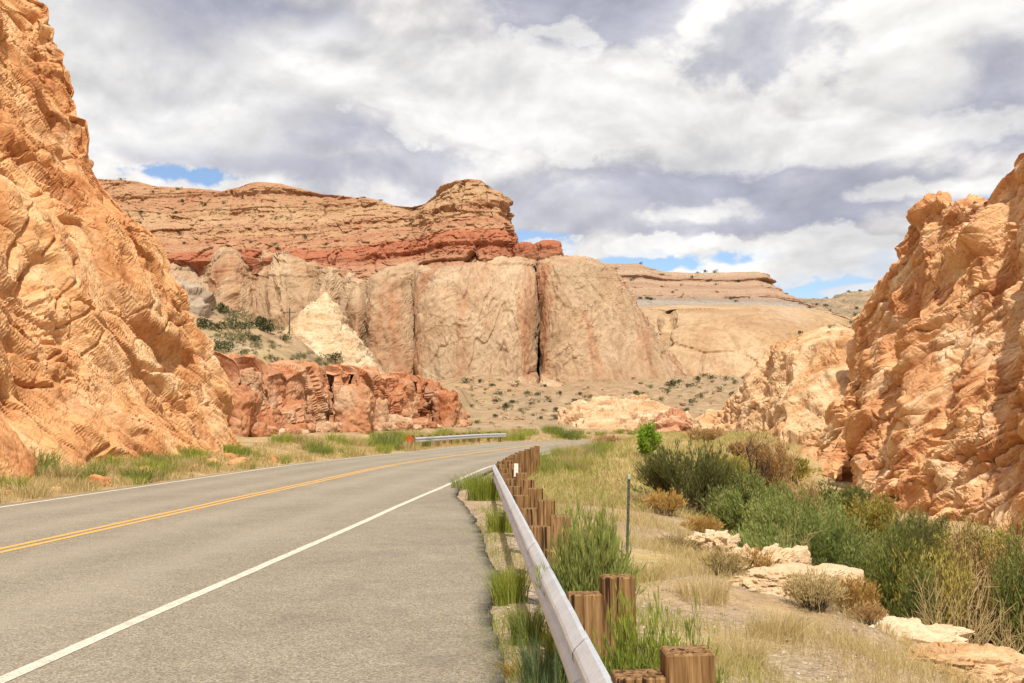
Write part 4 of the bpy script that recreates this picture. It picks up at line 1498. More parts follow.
def guardrail(name, label, s0, s1, tfun, side, mats, ztop=.70, spacing=1.905, first=0.0, dz=None, face=-1):
    """side: +1 posts to the right of the rail (t growing), -1 to its left"""
    wood, steel, dark, white = mats
    x0, y0 = st2xy(s0, tfun(s0))
    th = thing(name, label, 'guardrail', (float(x0), float(y0), 0))
    L = np.array(th.location)
    # rail panels, lapped at the splices
    pl = spacing * 2
    k, a = 0, s0
    zb = ztop - .312
    prof = [(o, z) for o, z in WPROF] + [(o - .004, z) for o, z in reversed(WPROF)]
    while a < s1:
        b = min(a + pl, s1)
        ss = np.linspace(a - .16 * (k > 0), b + .0, 15)
        V = []
        for i, s in enumerate(ss):
            lap = .0035 if (i == 0 and k > 0) or (i == 1 and k > 0) else 0
            for o, z in prof:
                x, y = st2xy(s, tfun(s) - side * (o + lap - .012))
                V.append((x - L[0], y - L[1], zb + z + (dz(s) if dz else 0)))
        m = len(prof)
        q = grid_quads(len(ss), m, True)
        me = mesh_np('rail_panel', V, q, smooth=False)
        link('rail_panel', me, steel, th)
        a = b
        k += 1
    # posts with blockouts and bolts
    n = int((s1 - s0 - first) / spacing) + 1
    for i in range(n):
        s = s0 + first + i * spacing
        if s > s1 + .05:
            break
        t0 = tfun(s)
        hx = float(np.interp(s, S, HEAD)) + float((tfun(s + .3) - tfun(s - .3)) / .6)
        zo = dz(s) if dz else 0.0
        jit = random.uniform(-.012, .012)
        x, y = st2xy(s, t0 + side * (.205 + .0925))
        mb = MB()
        mb.box((0, 0, (.83 + jit - .35) / 2), (.185, .15, .83 + jit + .35), 0, .009)
        po = mb.build('post', wood, th, (float(x) - L[0], float(y) - L[1], zo))
        po.rotation_euler = (random.uniform(-.012, .012), random.uniform(-.015, .015), -hx)
        mb = MB()
        mb.box((0, 0, 0), (.19, .145, .36), 0, .006)
        bo = mb.build('blockout', wood, po, (-side * .1885, 0, ztop - .145 + random.uniform(-.008, .008)))
        mb = MB()
        c0 = -side * (.1885 + .095 + .025)
        mb.tube([(c0, 0, ztop - .157), (c0 - side * .012, 0, ztop - .157)], [.017, .013], 8)
        mb.build('bolt', dark, po)
        if i in (11, ) and side > 0:
            mb = MB()
            mb.box((-.02, -.09, .80), (.075, .006, .24), 0, .002)
            mb.build('delineator', white, po)
    return th


def roadside_furniture():
    wood, steel = wood_mat(), steel_mat()
    dark = plain_mat('bolt_steel', (.30, .29, .28), .5, .7)
    white = plain_mat('reflector_white', (.80, .70, .66), .4)
    # first visible post stands at Y = 4.1
    first = 4.1 + .63 - 1.905 * 3
    guardrail('guardrail', 'near steel W beam guardrail on brown wooden posts running along the right road edge', first - .95, 37.6, t_rail, 1, (wood, steel, dark, white), first=.95)
    # small dent and scuff near the camera end stays on the rail: built as the rail's own mark below
    guardrail('guardrail', 'far guardrail curving along the left side of the road at the bend', 63.0, 85, lambda s: -5.25 + 0 * np.asarray(s, float), -1, (wood, steel, dark, white), first=.6)

    # diamond object marker at the start of the far guardrail
    x, y = st2xy(62.2, -5.35)
    z = zt1(float(x), float(y))
    th = thing('object_marker', 'small orange diamond marker with reflectors standing before the far guardrail', 'road sign', (float(x), float(y), z), rz=-.1)
    mb = MB()
    mb.box((0, .02, .25), (.05, .03, .9), 0, .004)
    mb.build('post', dark, th)
    mb = MB()
    r = .27
    vs = [(0, 0, .62 + r), (r, 0, .62), (0, 0, .62 - r), (-r, 0, .62)]
    mb.add([(a, -.006, c) for a, b, c in vs] + [(a, .004, c) for a, b, c in vs], [(0, 3, 2, 1), (4, 5, 6, 7), (0, 1, 5, 4), (1, 2, 6, 5), (2, 3, 7, 6), (3, 0, 4, 7)])
    mb.build('plate', plain_mat('marker_orange', (.62, .13, .02), .5), th)
    red = plain_mat('reflector_red', (.25, .02, .015), .35)
    for i in range(3):
        for j in range(3):
            u, v = (i - 1) * .115, (j - 1) * .115
            cx, cz = (u - v) * .707, .62 + (u + v) * .707
            mb = MB()
            mb.tube([(cx, -.007, cz), (cx, -.016, cz)], [.036, .032], 10)
            mb.build('reflector', red, th)

    # steel fence stake on the embankment
    p = P(627, 556, 15.4)
    z = zt1(p[0], p[1])
    th = thing('metal_stake', 'thin dark steel stake standing alone in the gravel behind the guardrail', 'stake', (p[0], p[1], z))
    th.rotation_euler = (radians(-1), radians(2.5), .3)
    top = 1.7 - (474 - 421) / F * 15.4 - z
    st_ = plain_mat('stake_steel', (.075, .085, .06), .65, .2)
    mb = MB()
    mb.box((0, 0, top / 2 - .2), (.042, .007, top + .4))
    mb.box((0, .018, top / 2 - .2), (.007, .030, top + .4))
    mb.build('shaft', st_, th)
    mb = MB()
    for k in range(9):
        mb.box((0, -.008, top - .08 - k * .115), (.026, .012, .018), 0, .003)
    mb.build('studs', st_, th)
    mb = MB()
    mb.box((0, 0.006, top - .035), (.045, .044, .07), 0, .003)
    mb.build('cap', plain_mat('stake_tip', (.40, .42, .36), .6), th)

    # utility poles
    pm = plain_mat('pole_wood', (.10, .07, .05), .9)
    gl = plain_mat('insulator_glass', (.25, .26, .26), .3)

    def pole(px, pyb, pyt, Y, label, arm=True):
        b = P(px, pyb, Y)
        z = zt1(b[0], b[1])
        h = P(px, pyt, Y)[2] - z
        th = thing('utility_pole', label, 'utility pole', (b[0], b[1], z))
        mb = MB()
        mb.tube([(0, 0, -1), (0, 0, h)], [.11, .08], 7)
        mb.build('pole', pm, th)
        if arm:
            mb = MB()
            mb.box((0, -.12, h - .6), (1.7, .08, .09))
            ar = mb.build('crossarm', pm, th)
            for q in (-.78, -.35, .35, .78):
                mb = MB()
                mb.tube([(q, -.12, h - .56), (q, -.12, h - .38)], [.05, .06], 6)
                mb.build('insulator', gl, ar)
    pole(289, 350, 308, 140, 'slim wooden utility pole standing in front of the cream dome')
    pole(547, 428, 396, 175, 'short wooden utility pole on the talus below the tall crack')


# ------------------------------------------------------------------ plants
def _leaves(base, dirv, ln, wd, rng):
    n = len(base)
    r = rng.normal(size=(n, 3))
    side = np.cross(dirv, r)
    side /= np.linalg.norm(side, axis=1, keepdims=True) + 1e-9
    a = base
    m = base + dirv * (ln * .45)[:, None]
    b = m + side * (wd * .5)[:, None]
    c = base + dirv * ln[:, None]
    d = m - side * (wd * .5)[:, None]
    V = np.stack([a, b, c, d], 1).reshape(-1, 3)
    q = np.arange(n * 4).reshape(-1, 4)
    return V, q


def stems_of(rng, n, h, w, base_r, bow=1.7, lobes=0, hvar=.3, lean=(0, 0), k=7):
    az = rng.uniform(0, 2 * pi, n)
    rr = w * np.sqrt(rng.uniform(0.02, 1, n))
    hh = h * (1 - .42 * (rr / w) ** 2) * rng.uniform(1 - hvar, 1.04, n)
    if lobes:
        la = rng.uniform(0, 2 * pi, lobes)
        lr = w * np.sqrt(rng.uniform(.05, .8, lobes))
        lh = rng.uniform(.72, 1.05, lobes)
        li = rng.integers(0, lobes, n)
        sx = np.cos(la[li]) * lr[li] + rng.normal(0, w * .17, n)
        sy = np.sin(la[li]) * lr[li] + rng.normal(0, w * .17, n)
        rr = np.hypot(sx, sy)
        az = np.arctan2(sy, sx)
        hh = h * lh[li] * (1 - .30 * np.clip(rr / w, 0, 1.2) ** 2) * rng.uniform(1 - hvar, 1.02, n)
    else:
        li = np.zeros(n, int)
    br = base_r * np.sqrt(rng.uniform(0, 1, n))
    ba = az + rng.normal(0, .7, n)
    t = np.linspace(0, 1, k)
    X = (np.cos(ba) * br)[:, None] + (np.cos(az) * (rr - br * .5))[:, None] * t[None] ** bow + lean[0] * h * t[None] ** 2
    Y = (np.sin(ba) * br)[:, None] + (np.sin(az) * (rr - br * .5))[:, None] * t[None] ** bow + lean[1] * h * t[None] ** 2
    Z = hh[:, None] * (t[None] ** .88)
    wob = rng.normal(0, .02 * h, (n, k, 3)) * t[None, :, None]
    return np.stack([X, Y, Z], 2) + wob, li


def stem_mesh(Pth, rad, taper=.25):
    n, k, _ = Pth.shape
    T = np.gradient(Pth, axis=1)
    T /= np.linalg.norm(T, axis=2, keepdims=True) + 1e-9
    ref = np.array([.37, .81, .1])
    A = np.cross(T, ref)
    A /= np.linalg.norm(A, axis=2, keepdims=True) + 1e-9
    B = np.cross(T, A)
    r = (np.linspace(1, taper, k)[None, :, None] * np.broadcast_to(np.asarray(rad, float).reshape(-1, 1, 1), (n, 1, 1)))
    ring = [Pth + r * (cos(a) * A + sin(a) * B) for a in (0, 2.094, 4.189)]
    V = np.stack(ring, 2).reshape(-1, 3)
    i, j, m = np.meshgrid(np.arange(n), np.arange(k - 1), np.arange(3), indexing='ij')
    b = (i * k + j) * 3
    m2 = (m + 1) % 3
    q = np.stack([b + m, b + m2, b + 3 + m2, b + 3 + m], -1).reshape(-1, 4)
    return V, q


def along(Pth, f):
    """points and tangents on paths at fraction f (n, L)"""
    n, k, _ = Pth.shape
    x = f * (k - 1)
    i = np.clip(x.astype(int), 0, k - 2)
    u = (x - i)[..., None]
    r = np.arange(n)[:, None]
    a, b = Pth[r, i], Pth[r, i + 1]
    d = b - a
    return a + d * u, d / (np.linalg.norm(d, axis=2, keepdims=True) + 1e-9)


def bush_meshes(seed, h, w, n, per, leaf, base_r=.15, bow=1.7, lobes=5, f0=.25, out=.7, up=.35, hvar=.3, stem_r=.008, lean=(0, 0), twig=0.0):
    rng = np.random.default_rng(seed)
    Pth, li = stems_of(rng, n, h, w, base_r, bow, lobes, hvar, lean)
    sv, sq = stem_mesh(Pth, np.full(n, stem_r) * rng.uniform(.6, 1.3, n))
    f = np.sort(rng.uniform(f0, 1.0, (n, per)) ** .85, axis=1)
    pt, tg = along(Pth, f)
    pt = pt.reshape(-1, 3)
    tg = tg.reshape(-1, 3)
    m = len(pt)
    rnd = rng.normal(size=(m, 3))
    rnd /= np.linalg.norm(rnd, axis=1, keepdims=True)
    if twig > 0:
        pt = pt + rnd * (twig * rng.uniform(.1, 1, m))[:, None] * np.array([1, 1, .8])
    d = tg * (1 - out) + rnd * out + np.array([0, 0, up])
    d /= np.linalg.norm(d, axis=1, keepdims=True) + 1e-9
    ln = leaf[0] * rng.uniform(.55, 1.2, m)
    wd = leaf[1] * rng.uniform(.7, 1.2, m)
    lv, lq = _leaves(pt, d, ln, wd, rng)
    lobe_t = rng.uniform(.15, .85, max(lobes, 1))
    tint = np.clip(np.repeat(lobe_t[li], per) * .6 + .2 + rng.normal(0, .14, m), 0, 1)
    return (sv, sq), (lv, lq, np.repeat(tint, 4))


def bush(name, label, cat, c, seed, h, w, mat, stem_mat, group=None, leaf_name='foliage', squash=1.0, rz=0.0, **kw):
    (sv, sq), (lv, lq, tint) = bush_meshes(seed, h, w, **kw)
    if squash != 1.0:
        sv = sv * [1, squash, 1]
        lv = lv * [1, squash, 1]
    th = thing(name, label, cat, c, group, rz)
    link('stems', mesh_np('stems', sv, sq), stem_mat, th)
    link(leaf_name, mesh_np(leaf_name, lv, lq, attrs={'tint': tint}), mat, th)
    return th


def tuft_arrays(seed, n, h, r, width, lean=.45, k=4, hvar=.4, base=None):
    """grass tuft: bent tapering blades. base (n,3) overrides the base points"""
    rng = np.random.default_rng(seed)
    if base is None:
        a = rng.uniform(0, 2 * pi, n)
        q = r * np.sqrt(rng.uniform(0, 1, n))
        base = np.stack([np.cos(a) * q, np.sin(a) * q, np.zeros(n)], 1)
        da = a + rng.normal(0, .8, n)
    else:
        da = rng.uniform(0, 2 * pi, n)
    hh = h * rng.uniform(1 - hvar, 1.05, n)
    ln = np.abs(rng.normal(0, lean, n)) * hh
    t = np.linspace(0, 1, k)
    X = base[:, 0:1] + (np.cos(da) * ln)[:, None] * t ** 1.8
    Y = base[:, 1:2] + (np.sin(da) * ln)[:, None] * t ** 1.8
    Z = base[:, 2:3] + hh[:, None] * (t - .12 * t ** 3)
    C = np.stack([X, Y, Z], 2)
    sa = rng.uniform(0, pi, n)
    sd = np.stack([np.cos(sa), np.sin(sa), np.zeros(n)], 1)
    wv = (width * rng.uniform(.6, 1.3, n))[:, None] * np.interp(t, [0, .4, 1], [.8, 1, .12])[None]
    Lf = C - sd[:, None] * wv[..., None] / 2
    Rt = C + sd[:, None] * wv[..., None] / 2
    V = np.stack([Lf, Rt], 2).reshape(-1, 3)
    i, j = np.meshgrid(np.arange(n), np.arange(k - 1), indexing='ij')
    b = (i * k + j) * 2
    q = np.stack([b, b + 1, b + 3, b + 2], -1).reshape(-1, 4)
    tint = np.repeat(np.clip(rng.normal(.5, .2, n), 0, 1), k * 2)
    return V, q, tint


def juniper_mesh(seed, n=900):
    """small dark rounded shrub: leaf sprays through an uneven crown"""
    rng = np.random.default_rng(seed)
    lob = rng.normal(0, .42, (7, 3)) * [1, 1, .5] + [0, 0, .62]
    lr = rng.uniform(.28, .52, 7)
    k = rng.integers(0, 7, n)
    v = rng.normal(size=(n, 3))
    v /= np.linalg.norm(v, axis=1, keepdims=True)
    p = lob[k] + v * (lr[k] * rng.uniform(.35, 1.05, n) ** .6)[:, None]
    p[:, 2] = np.maximum(p[:, 2], .05)
    d = v + rng.normal(0, .5, (n, 3)) + [0, 0, .4]
    d /= np.linalg.norm(d, axis=1, keepdims=True)
    V, q = _leaves(p, d, rng.uniform(.12, .26, n), rng.uniform(.06, .12, n), rng)
    return V, q, np.repeat(np.clip(.5 + rng.normal(0, .2, n) + (rng.uniform(-.2, .2, 7))[k], 0, 1), 4)


def ground_hit(px, py, y0=4.0, y1=420.0):
    Ys = np.geomspace(y0, y1, 500)
    pts = np.array([P(px, py, Y) for Y in Ys])
    zz = zt(pts[:, 0], pts[:, 1])
    m = np.nonzero(zz >= pts[:, 2])[0]
    if len(m) == 0:
        return None
    k = m[0]
    return np.array([pts[k, 0], pts[k, 1], zz[k]])


def gpos(px, Y, dz=-.03):
    x = (px - 512) / F * Y
    return (x, Y, zt1(x, Y) + dz)


def ztop_of(py, Y):
    return float(P(512, py, Y)[2])


def plants():
    olive = leaf_mat('olive_leaf', (0.088, 0.098, 0.031), (0.194, 0.200, 0.062), (0.350, 0.338, 0.125), .42)
    bluegreen = leaf_mat('willow_leaf', (.14, .175, .045), (.30, .36, .105), (.48, .52, .20), .48)
    deep = leaf_mat('deep_green_leaf', (0.094, 0.125, 0.031), (0.213, 0.250, 0.062), (0.375, 0.400, 0.125), .48)
    bright = leaf_mat('bright_leaf', (.13, .24, .02), (.26, .42, .04), (.40, .54, .10), .48)
    yolive = leaf_mat('yellow_olive_leaf', (0.194, 0.179, 0.048), (0.369, 0.319, 0.075), (0.581, 0.469, 0.131), .3)
    rust = leaf_mat('dry_brown_leaf', (0.232, 0.143, 0.060), (0.419, 0.262, 0.112), (0.589, 0.390, 0.180), .25)
    gold = leaf_mat('golden_straw', (.34, .20, .055), (.50, .32, .10), (.64, .45, .17), .3)
    straw = leaf_mat('pale_straw', (.36, .27, .11), (.52, .41, .19), (.66, .54, .29), .3)
    grassg = leaf_mat('green_grass', (.12, .16, .035), (.22, .27, .06), (.40, .40, .13), .35)
    yellowg = leaf_mat('yellow_green_grass', (.15, .20, .025), (.29, .34, .05), (.46, .45, .11), .35)
    sage = leaf_mat('sage_green_grass', (.07, .115, .05), (.13, .19, .08), (.23, .27, .13), .3)
    bark = plain_mat('twig_bark', (.14, .09, .055), .9)
    dbark = plain_mat('dark_bark', (.06, .042, .032), .9)
    pbark = plain_mat('straw_stalk', (.50, .38, .19), .85)
    jun = leaf_mat('juniper_leaf', (.04, .05, .018), (.085, .098, .035), (.16, .17, .065), .25)
    junl = leaf_mat('scrub_leaf', (.09, .10, .04), (.165, .17, .075), (.27, .25, .12), .25)

    # ---- large bushes in the wash
    def B(label, px, top, Y, hwpx, mat, stem, seed, n, per, leaf, cat='bush', name='bush', **kw):
        c = gpos(px, Y)
        h = ztop_of(top, Y) - c[2]
        w = hwpx / F * Y
        return bush(name, label, cat, c, seed, h * 1.05, w, mat, stem, n=n, per=per, leaf=leaf, **kw)
    B('big dark olive upright brush beside the golden grass, nearest the lone steel stake', 688, 434, 28, 47, olive, bark, 1, 330, 46, (.17, .026), base_r=.45, bow=1.25, lobes=9, out=.28, up=.5, f0=.18, twig=.07, hvar=.35)
    B('small bright green leafy tree behind the olive brush', 644, 420, 45, 17, bright, bark, 2, 60, 60, (.14, .09), cat='tree', name='young_tree', base_r=.2, bow=1.2, lobes=6, out=.7, up=.15, twig=.12, f0=.2)
    B('blue green willow bush just right of the olive brush', 742, 472, 27, 34, bluegreen, bark, 3, 210, 60, (.13, .030), base_r=.4, lobes=8, out=.5, up=.3, f0=.2, twig=.09)
    B('largest blue green willow thicket in the middle of the wash', 802, 492, 23.5, 62, bluegreen, bark, 4, 330, 70, (.13, .028), base_r=.7, lobes=11, out=.5, up=.28, f0=.2, twig=.10)
    B('blue green willow bush between the big thicket and the dark bush', 850, 512, 22.5, 36, bluegreen, bark, 5, 190, 60, (.12, .028), base_r=.45, lobes=7, out=.5, up=.3, f0=.2, twig=.09)
    B('low willow bush in front of the big thicket, behind the pale rock', 765, 522, 20.5, 36, bluegreen, bark, 6, 170, 55, (.11, .026), base_r=.4, lobes=7, out=.5, up=.35, f0=.2, twig=.08)
    B('dark green bush left of the yellowish one at the cliff foot', 884, 520, 20, 30, deep, bark, 7, 190, 60, (.11, .028), base_r=.35, lobes=7, out=.45, up=.35, f0=.15, twig=.08)
    B('yellowish olive bush at the foot of the right cliff', 927, 522, 19.5, 38, yolive, bark, 8, 190, 46, (.12, .022), base_r=.4, lobes=7, out=.4, up=.45, f0=.2, twig=.08)
    B('thin brown leaved bush near the right edge below the cliff', 972, 520, 20.5, 38, rust, dbark, 9, 150, 34, (.10, .022), base_r=.4, lobes=6, out=.5, up=.3, f0=.3, twig=.10)
    B('dark green bush at the very right edge of the picture', 1015, 524, 18.5, 40, deep, dbark, 10, 210, 50, (.11, .024), base_r=.4, lobes=7, out=.5, up=.3, f0=.15, twig=.09)
    B('dry golden brown bush behind the willows against the pale cliff shoulder', 772, 428, 46, 34, rust, dbark, 11, 170, 40, (.20, .035), base_r=.5, lobes=7, out=.45, up=.35, f0=.3, twig=.16)
    B('brown dry bush low against the right cliff above the willow thicket', 800, 468, 35, 20, rust, dbark, 12, 110, 40, (.13, .028), base_r=.3, lobes=5, out=.5, up=.3, f0=.2, twig=.10)
    B('olive bush behind the first willow, left of the bare dark tree', 728, 448, 42, 22, yolive, dbark, 13, 150, 46, (.16, .032), base_r=.4, lobes=6, out=.45, up=.3, f0=.2, twig=.12)
    B('dull brown brush on the far verge left of the bright green tree', 612, 437, 64, 20, rust, bark, 14, 120, 34, (.20, .045), base_r=.5, lobes=7, out=.5, up=.35, f0=.2, twig=.16)
    B('brown brush behind the olive bush at the foot of the cream slab', 700, 428, 66, 26, rust, bark, 15, 130, 34, (.22, .045), base_r=.5, lobes=7, out=.5, up=.35, f0=.2, twig=.18)
    B('green bush hiding the foot of the right cliff behind the dark green bush', 900, 512, 27, 30, olive, dbark, 16, 150, 46, (.13, .03), base_r=.5, lobes=6, out=.5, up=.3, f0=.2, twig=.10)
    B('half dry bush at the cliff foot behind the brown leaved bush', 955, 512, 28, 34, yolive, dbark, 17, 140, 40, (.13, .03), base_r=.5, lobes=6, out=.5, up=.3, f0=.2, twig=.10)
    B('green sapling clump in the shade below the yellowish olive bush', 905, 560, 17, 26, deep, bark, 18, 120, 46, (.09, .024), base_r=.3, lobes=5, out=.5, up=.35, f0=.15, twig=.07)

    for k, (px, top, Y, hw, mat, lab) in enumerate([
        (838, 478, 46, 24, olive, 'olive bush tucked against the corner where pale shoulder and right cliff meet'),
        (866, 492, 41, 26, yolive, 'yellowish bush at the cliff foot behind the blue green willows'),
        (915, 506, 34, 30, olive, 'olive bush along the cliff foot behind the yellowish olive bush'),
        (984, 514, 30, 34, yolive, 'yellow green bush along the cliff foot near the right edge'),
        (1030, 516, 26, 38, rust, 'dry brown bush along the cliff foot at the right edge'),
        (818, 486, 30, 26, bluegreen, 'willow bush behind the largest blue green thicket'),
        (772, 476, 34, 24, bluegreen, 'willow bush between the thicket and the golden brown bush'),
        (786, 455, 56, 24, yolive, 'olive yellow bush in the wash below the pale shoulder'),
        (745, 440, 60, 22, rust, 'rust brown bush in the wash below the left end of the pale shoulder')]):
        B(lab, px, top, Y, hw, mat, dbark, 30 + k, 150, 46, (.004 * Y, .0011 * Y), base_r=.5, lobes=7, out=.5, up=.3, f0=.18, twig=.1)

    # bare dark branching tree
    rng = np.random.default_rng(50)
    c = gpos(752, 40)
    h = ztop_of(430, 40) - c[2]
    th = thing('bare_tree', 'bare dark branched small tree standing among the dry bushes', 'tree', c)
    Pt, _ = stems_of(rng, 4, h * .8, .8, .06, 1.3, 0, .25)
    sv, sq = stem_mesh(Pt, [.075, .06, .06, .05], .45)
    link('trunk', mesh_np('trunk', sv, sq), dbark, th)
    bs = []
    for q in range(4):
        for r in range(9):
            f = rng.uniform(.35, 1)
            b, tg = along(Pt[q:q + 1], np.array([[f]]))
            b = b[0, 0]
            e = b + np.array([rng.normal(0, .45), rng.normal(0, .45), rng.uniform(.15, .7)])
            tt = np.linspace(0, 1, 7)[:, None]
            bs.append(b + (e - b) * tt + np.sin(tt * 3) * rng.normal(0, .06, 3))
    sv, sq = stem_mesh(np.array(bs), np.full(len(bs), .022), .2)
    link('branches', mesh_np('branches', sv, sq), dbark, th)

    # straw coloured stalk clumps
    for k, (label, px, top, Y, hw, n) in enumerate([
        ('bare straw coloured branching stalks in front of the yellowish olive bush', 945, 555, 15.2, 48, 46),
        ('bare straw coloured stalks at the right edge below the dark green bush', 1008, 562, 14.2, 40, 34),
        ('few tall straw coloured stalks in front of the low willow bush', 790, 505, 19.4, 16, 9)]):
        c = gpos(px, Y)
        h = ztop_of(top, Y) - c[2]
        rng = np.random.default_rng(60 + k)
        w = hw / F * Y
        Pt, _ = stems_of(rng, n, h, w, .25, 1.2, 0, .35)
        tw = []
        for q in range(n):
            for r in range(7):
                b, tg = along(Pt[q:q + 1], np.array([[rng.uniform(.3, .95)]]))
                b = b[0, 0]
                e = b + tg[0, 0] * rng.uniform(.1, .25) + rng.normal(0, .10, 3) + [0, 0, .05]
                tw.append(b + (e - b) * np.linspace(0, 1, 4)[:, None])
        th = thing('dry_stalks', label, 'dry plant', c)
        sv, sq = stem_mesh(Pt, np.full(n, .0075), .4)
        link('stems', mesh_np('stems', sv, sq), pbark, th)
        sv, sq = stem_mesh(np.array(tw), np.full(len(tw), .0045), .4)
        link('twigs', mesh_np('twigs', sv, sq), pbark, th)

    # dry twiggy shrubs on the bank
    def shrub(label, px, Y, h, w, mat, seed, n=90, per=16, leaf=(.05, .012), cat='shrub', name='dry_shrub', stem=bark, **kw):
        c = gpos(px, Y)
        k = dict(base_r=w * .3, bow=1.1, lobes=0, out=.45, up=.4, f0=.35, twig=.03, stem_r=.003)
        k.update(kw)
        return bush(name, label, cat, c, seed, h, w, mat, stem, n=n, per=per, leaf=leaf, **k)
    shrub('dark twiggy rounded shrub on the gravel in front of the pale slab', 810, 12.5, .52, .36, straw, 101, n=190, stem=dbark)
    shrub('golden feathery shrub just right of the dark twiggy shrub', 848, 12.9, .58, .32, gold, 102, n=160, per=20, stem=rust)
    shrub('small brown tuft right of the golden shrub at the slab edge', 862, 12.3, .28, .22, rust, 103, n=90)
    shrub('tawny tuft on the bank left of the pale sandstone slab', 722, 14.6, .42, .34, straw, 104, n=130, stem=dbark)
    shrub('olive tawny tuft leaning on the pale sandstone hump', 752, 15.0, .5, .3, gold, 105, n=130, stem=dbark)
    shrub('straw tuft on the bank below the golden grass, right of the stake', 672, 18.6, .40, .42, straw, 106, n=140)
    shrub('straw tuft on the pale ledge at the right edge', 1003, 12.0, .32, .26, straw, 107, n=110)
    shrub('low straw tuft between the long slab and the tan slab', 968, 11.6, .22, .2, straw, 108, n=80)
    shrub('rusty tuft beside the small half buried rock', 716, 20.5, .42, .32, gold, 109, n=110)
    shrub('golden shrub at the foot of the olive brush', 664, 25.5, .65, .55, gold, 110, n=170, per=22, leaf=(.09, .018))
    shrub('second golden shrub below the olive brush, nearer the willow', 700, 24.0, .5, .5, gold, 111, n=150, per=22, leaf=(.08, .016))
    shrub('pale tuft on the gravel far down the bank beyond the stake', 640, 27.0, .45, .45, straw, 112, n=120, leaf=(.08, .016))

    # ---- green grass clumps along the guardrail
    def tuft(label, px, Y, n, h, r, wd, mat, seed, group=None, lean=.3, name='grass_clump', cat='grass clump', dz=-.03, x=None):
        c = gpos(px, Y, dz)
        V, q, tint = tuft_arrays(seed, n, h, r, wd, lean)
        o = link(name, mesh_np(name, V, q, attrs={'tint': tint}), mat, None, c)
        return tag(o, label, cat, group)

    def rabbit(label, px, Y, h, w, mat, seed, n=150, per=26, leaf=(.085, .009)):
        c = gpos(px, Y)
        return bush('green_shrub', label, 'shrub', c, seed, h, w, mat, leaf_green, n=n, per=per, leaf=leaf, base_r=w * .45, bow=1.15, lobes=0, out=.22, up=.55, f0=.12, twig=.02, stem_r=.0028, hvar=.28)
    leaf_green = plain_mat('green_stem', (.16, .21, .06), .8)
    rabbit('tall feathery green shrub behind the guardrail, left of the stake', 588, 7.2, 1.30, .28, grassg, 121, n=300, per=38)
    rabbit('feathery green shrub in front of the tall one, close behind the rail', 570, 7.0, .66, .17, yellowg, 122, n=150)
    rabbit('yellow green shrub growing between the two nearest guardrail posts', 638, 4.9, 1.02, .20, yellowg, 123, n=260, per=36, leaf=(.06, .007))
    rabbit('thin yellow green stems right of the second nearest guardrail post', 680, 5.5, .90, .2, yellowg, 124, n=110, per=26, leaf=(.06, .007))
    rabbit('sage green shrub beside the tall feathery one, nearest the stake', 606, 10.6, .8, .24, grassg, 125, n=110)
    rabbit('small green shrub behind the guardrail posts half way along', 556, 13.2, .6, .2, grassg, 126, n=80)
    tuft('yellow green grass clump in front of the rail at the broken asphalt edge', 511, 10.2, 420, .46, .17, .007, yellowg, 131)
    tuft('tall weeds in front of the far end of the near guardrail', 485, 23, 520, .78, .36, .012, yellowg, 132)
    tuft('low weeds at the tapering end of the pull-out asphalt', 470, 27, 320, .45, .5, .012, grassg, 133)
    tuft('grass clump in front of the rail where the dirt strip narrows', 500, 16.5, 360, .5, .2, .009, yellowg, 134)
    tuft('sage green weeds against the road side of the rail, nearest the camera', 546, 5.9, 330, .42, .13, .005, sage, 135)
    tuft('sage green weeds against the road side of the rail, second from the camera', 541, 6.9, 330, .44, .13, .005, sage, 136)
    tuft('sage green weeds against the road side of the rail, below the yellow clump', 528, 8.3, 330, .40, .13, .006, grassg, 137)
    tuft('dead orange grass patch on the dirt strip between asphalt and rail', 521, 7.4, 260, .12, .14, .006, gold, 138, lean=1.1)
    tuft('bright yellow green weeds at the bottom edge right of the nearest post', 760, 6.5, 260, .34, .17, .006, yellowg, 139)
    tuft('green weeds at the bottom edge between post and straw grass', 730, 6.0, 170, .28, .1, .006, grassg, 140)
    tuft('yellow green weeds on the gravel right of the nearest post', 815, 7.2, 210, .30, .2, .006, yellowg, 141)
    tuft('straw grass clump on the gravel right of the thin stems', 735, 8.6, 420, .34, .22, .005, straw, 142, lean=.5)
    tuft('straw grass clump at the bottom edge below the tan slab', 860, 7.6, 420, .30, .26, .005, straw, 143, lean=.5)
    tuft('straw grass clump in the middle of the gravel bank', 770, 9.8, 420, .34, .26, .005, straw, 144, lean=.5)
    tuft('golden grass clump left of the dark twiggy shrub', 700, 12.0, 420, .36, .3, .006, straw, 145, lean=.5)
    tuft('straw grass clump by the foot of the steel stake', 648, 13.4, 300, .30, .22, .006, straw, 146, lean=.5)

    rg = np.random.default_rng(71)
    for k in range(54):
        s_, d_ = rg.uniform(37.0, 56), rg.uniform(-.1, 2.0)
        x, y = st2xy(s_, t_rail(s_) + d_)
        V, q, tint = tuft_arrays(700 + k, 200, rg.uniform(.5, .85), .42, .013, .35)
        o = link('grass_clump', mesh_np('grass_clump', V, q, attrs={'tint': tint}), (yellowg, straw, grassg)[k % 3], None, (float(x), float(y), zt1(float(x), float(y)) - .03))
        tag(o, ('yellow green', 'straw coloured', 'green')[k % 3] + ' grass clump on the low rise just past the guardrail bend', 'grass clump', ('yellow green', 'straw', 'green')[k % 3] + ' clumps past the bend')

    # ---- verge tufts below the left cliff
    rng = np.random.default_rng(77)
    protos = {}
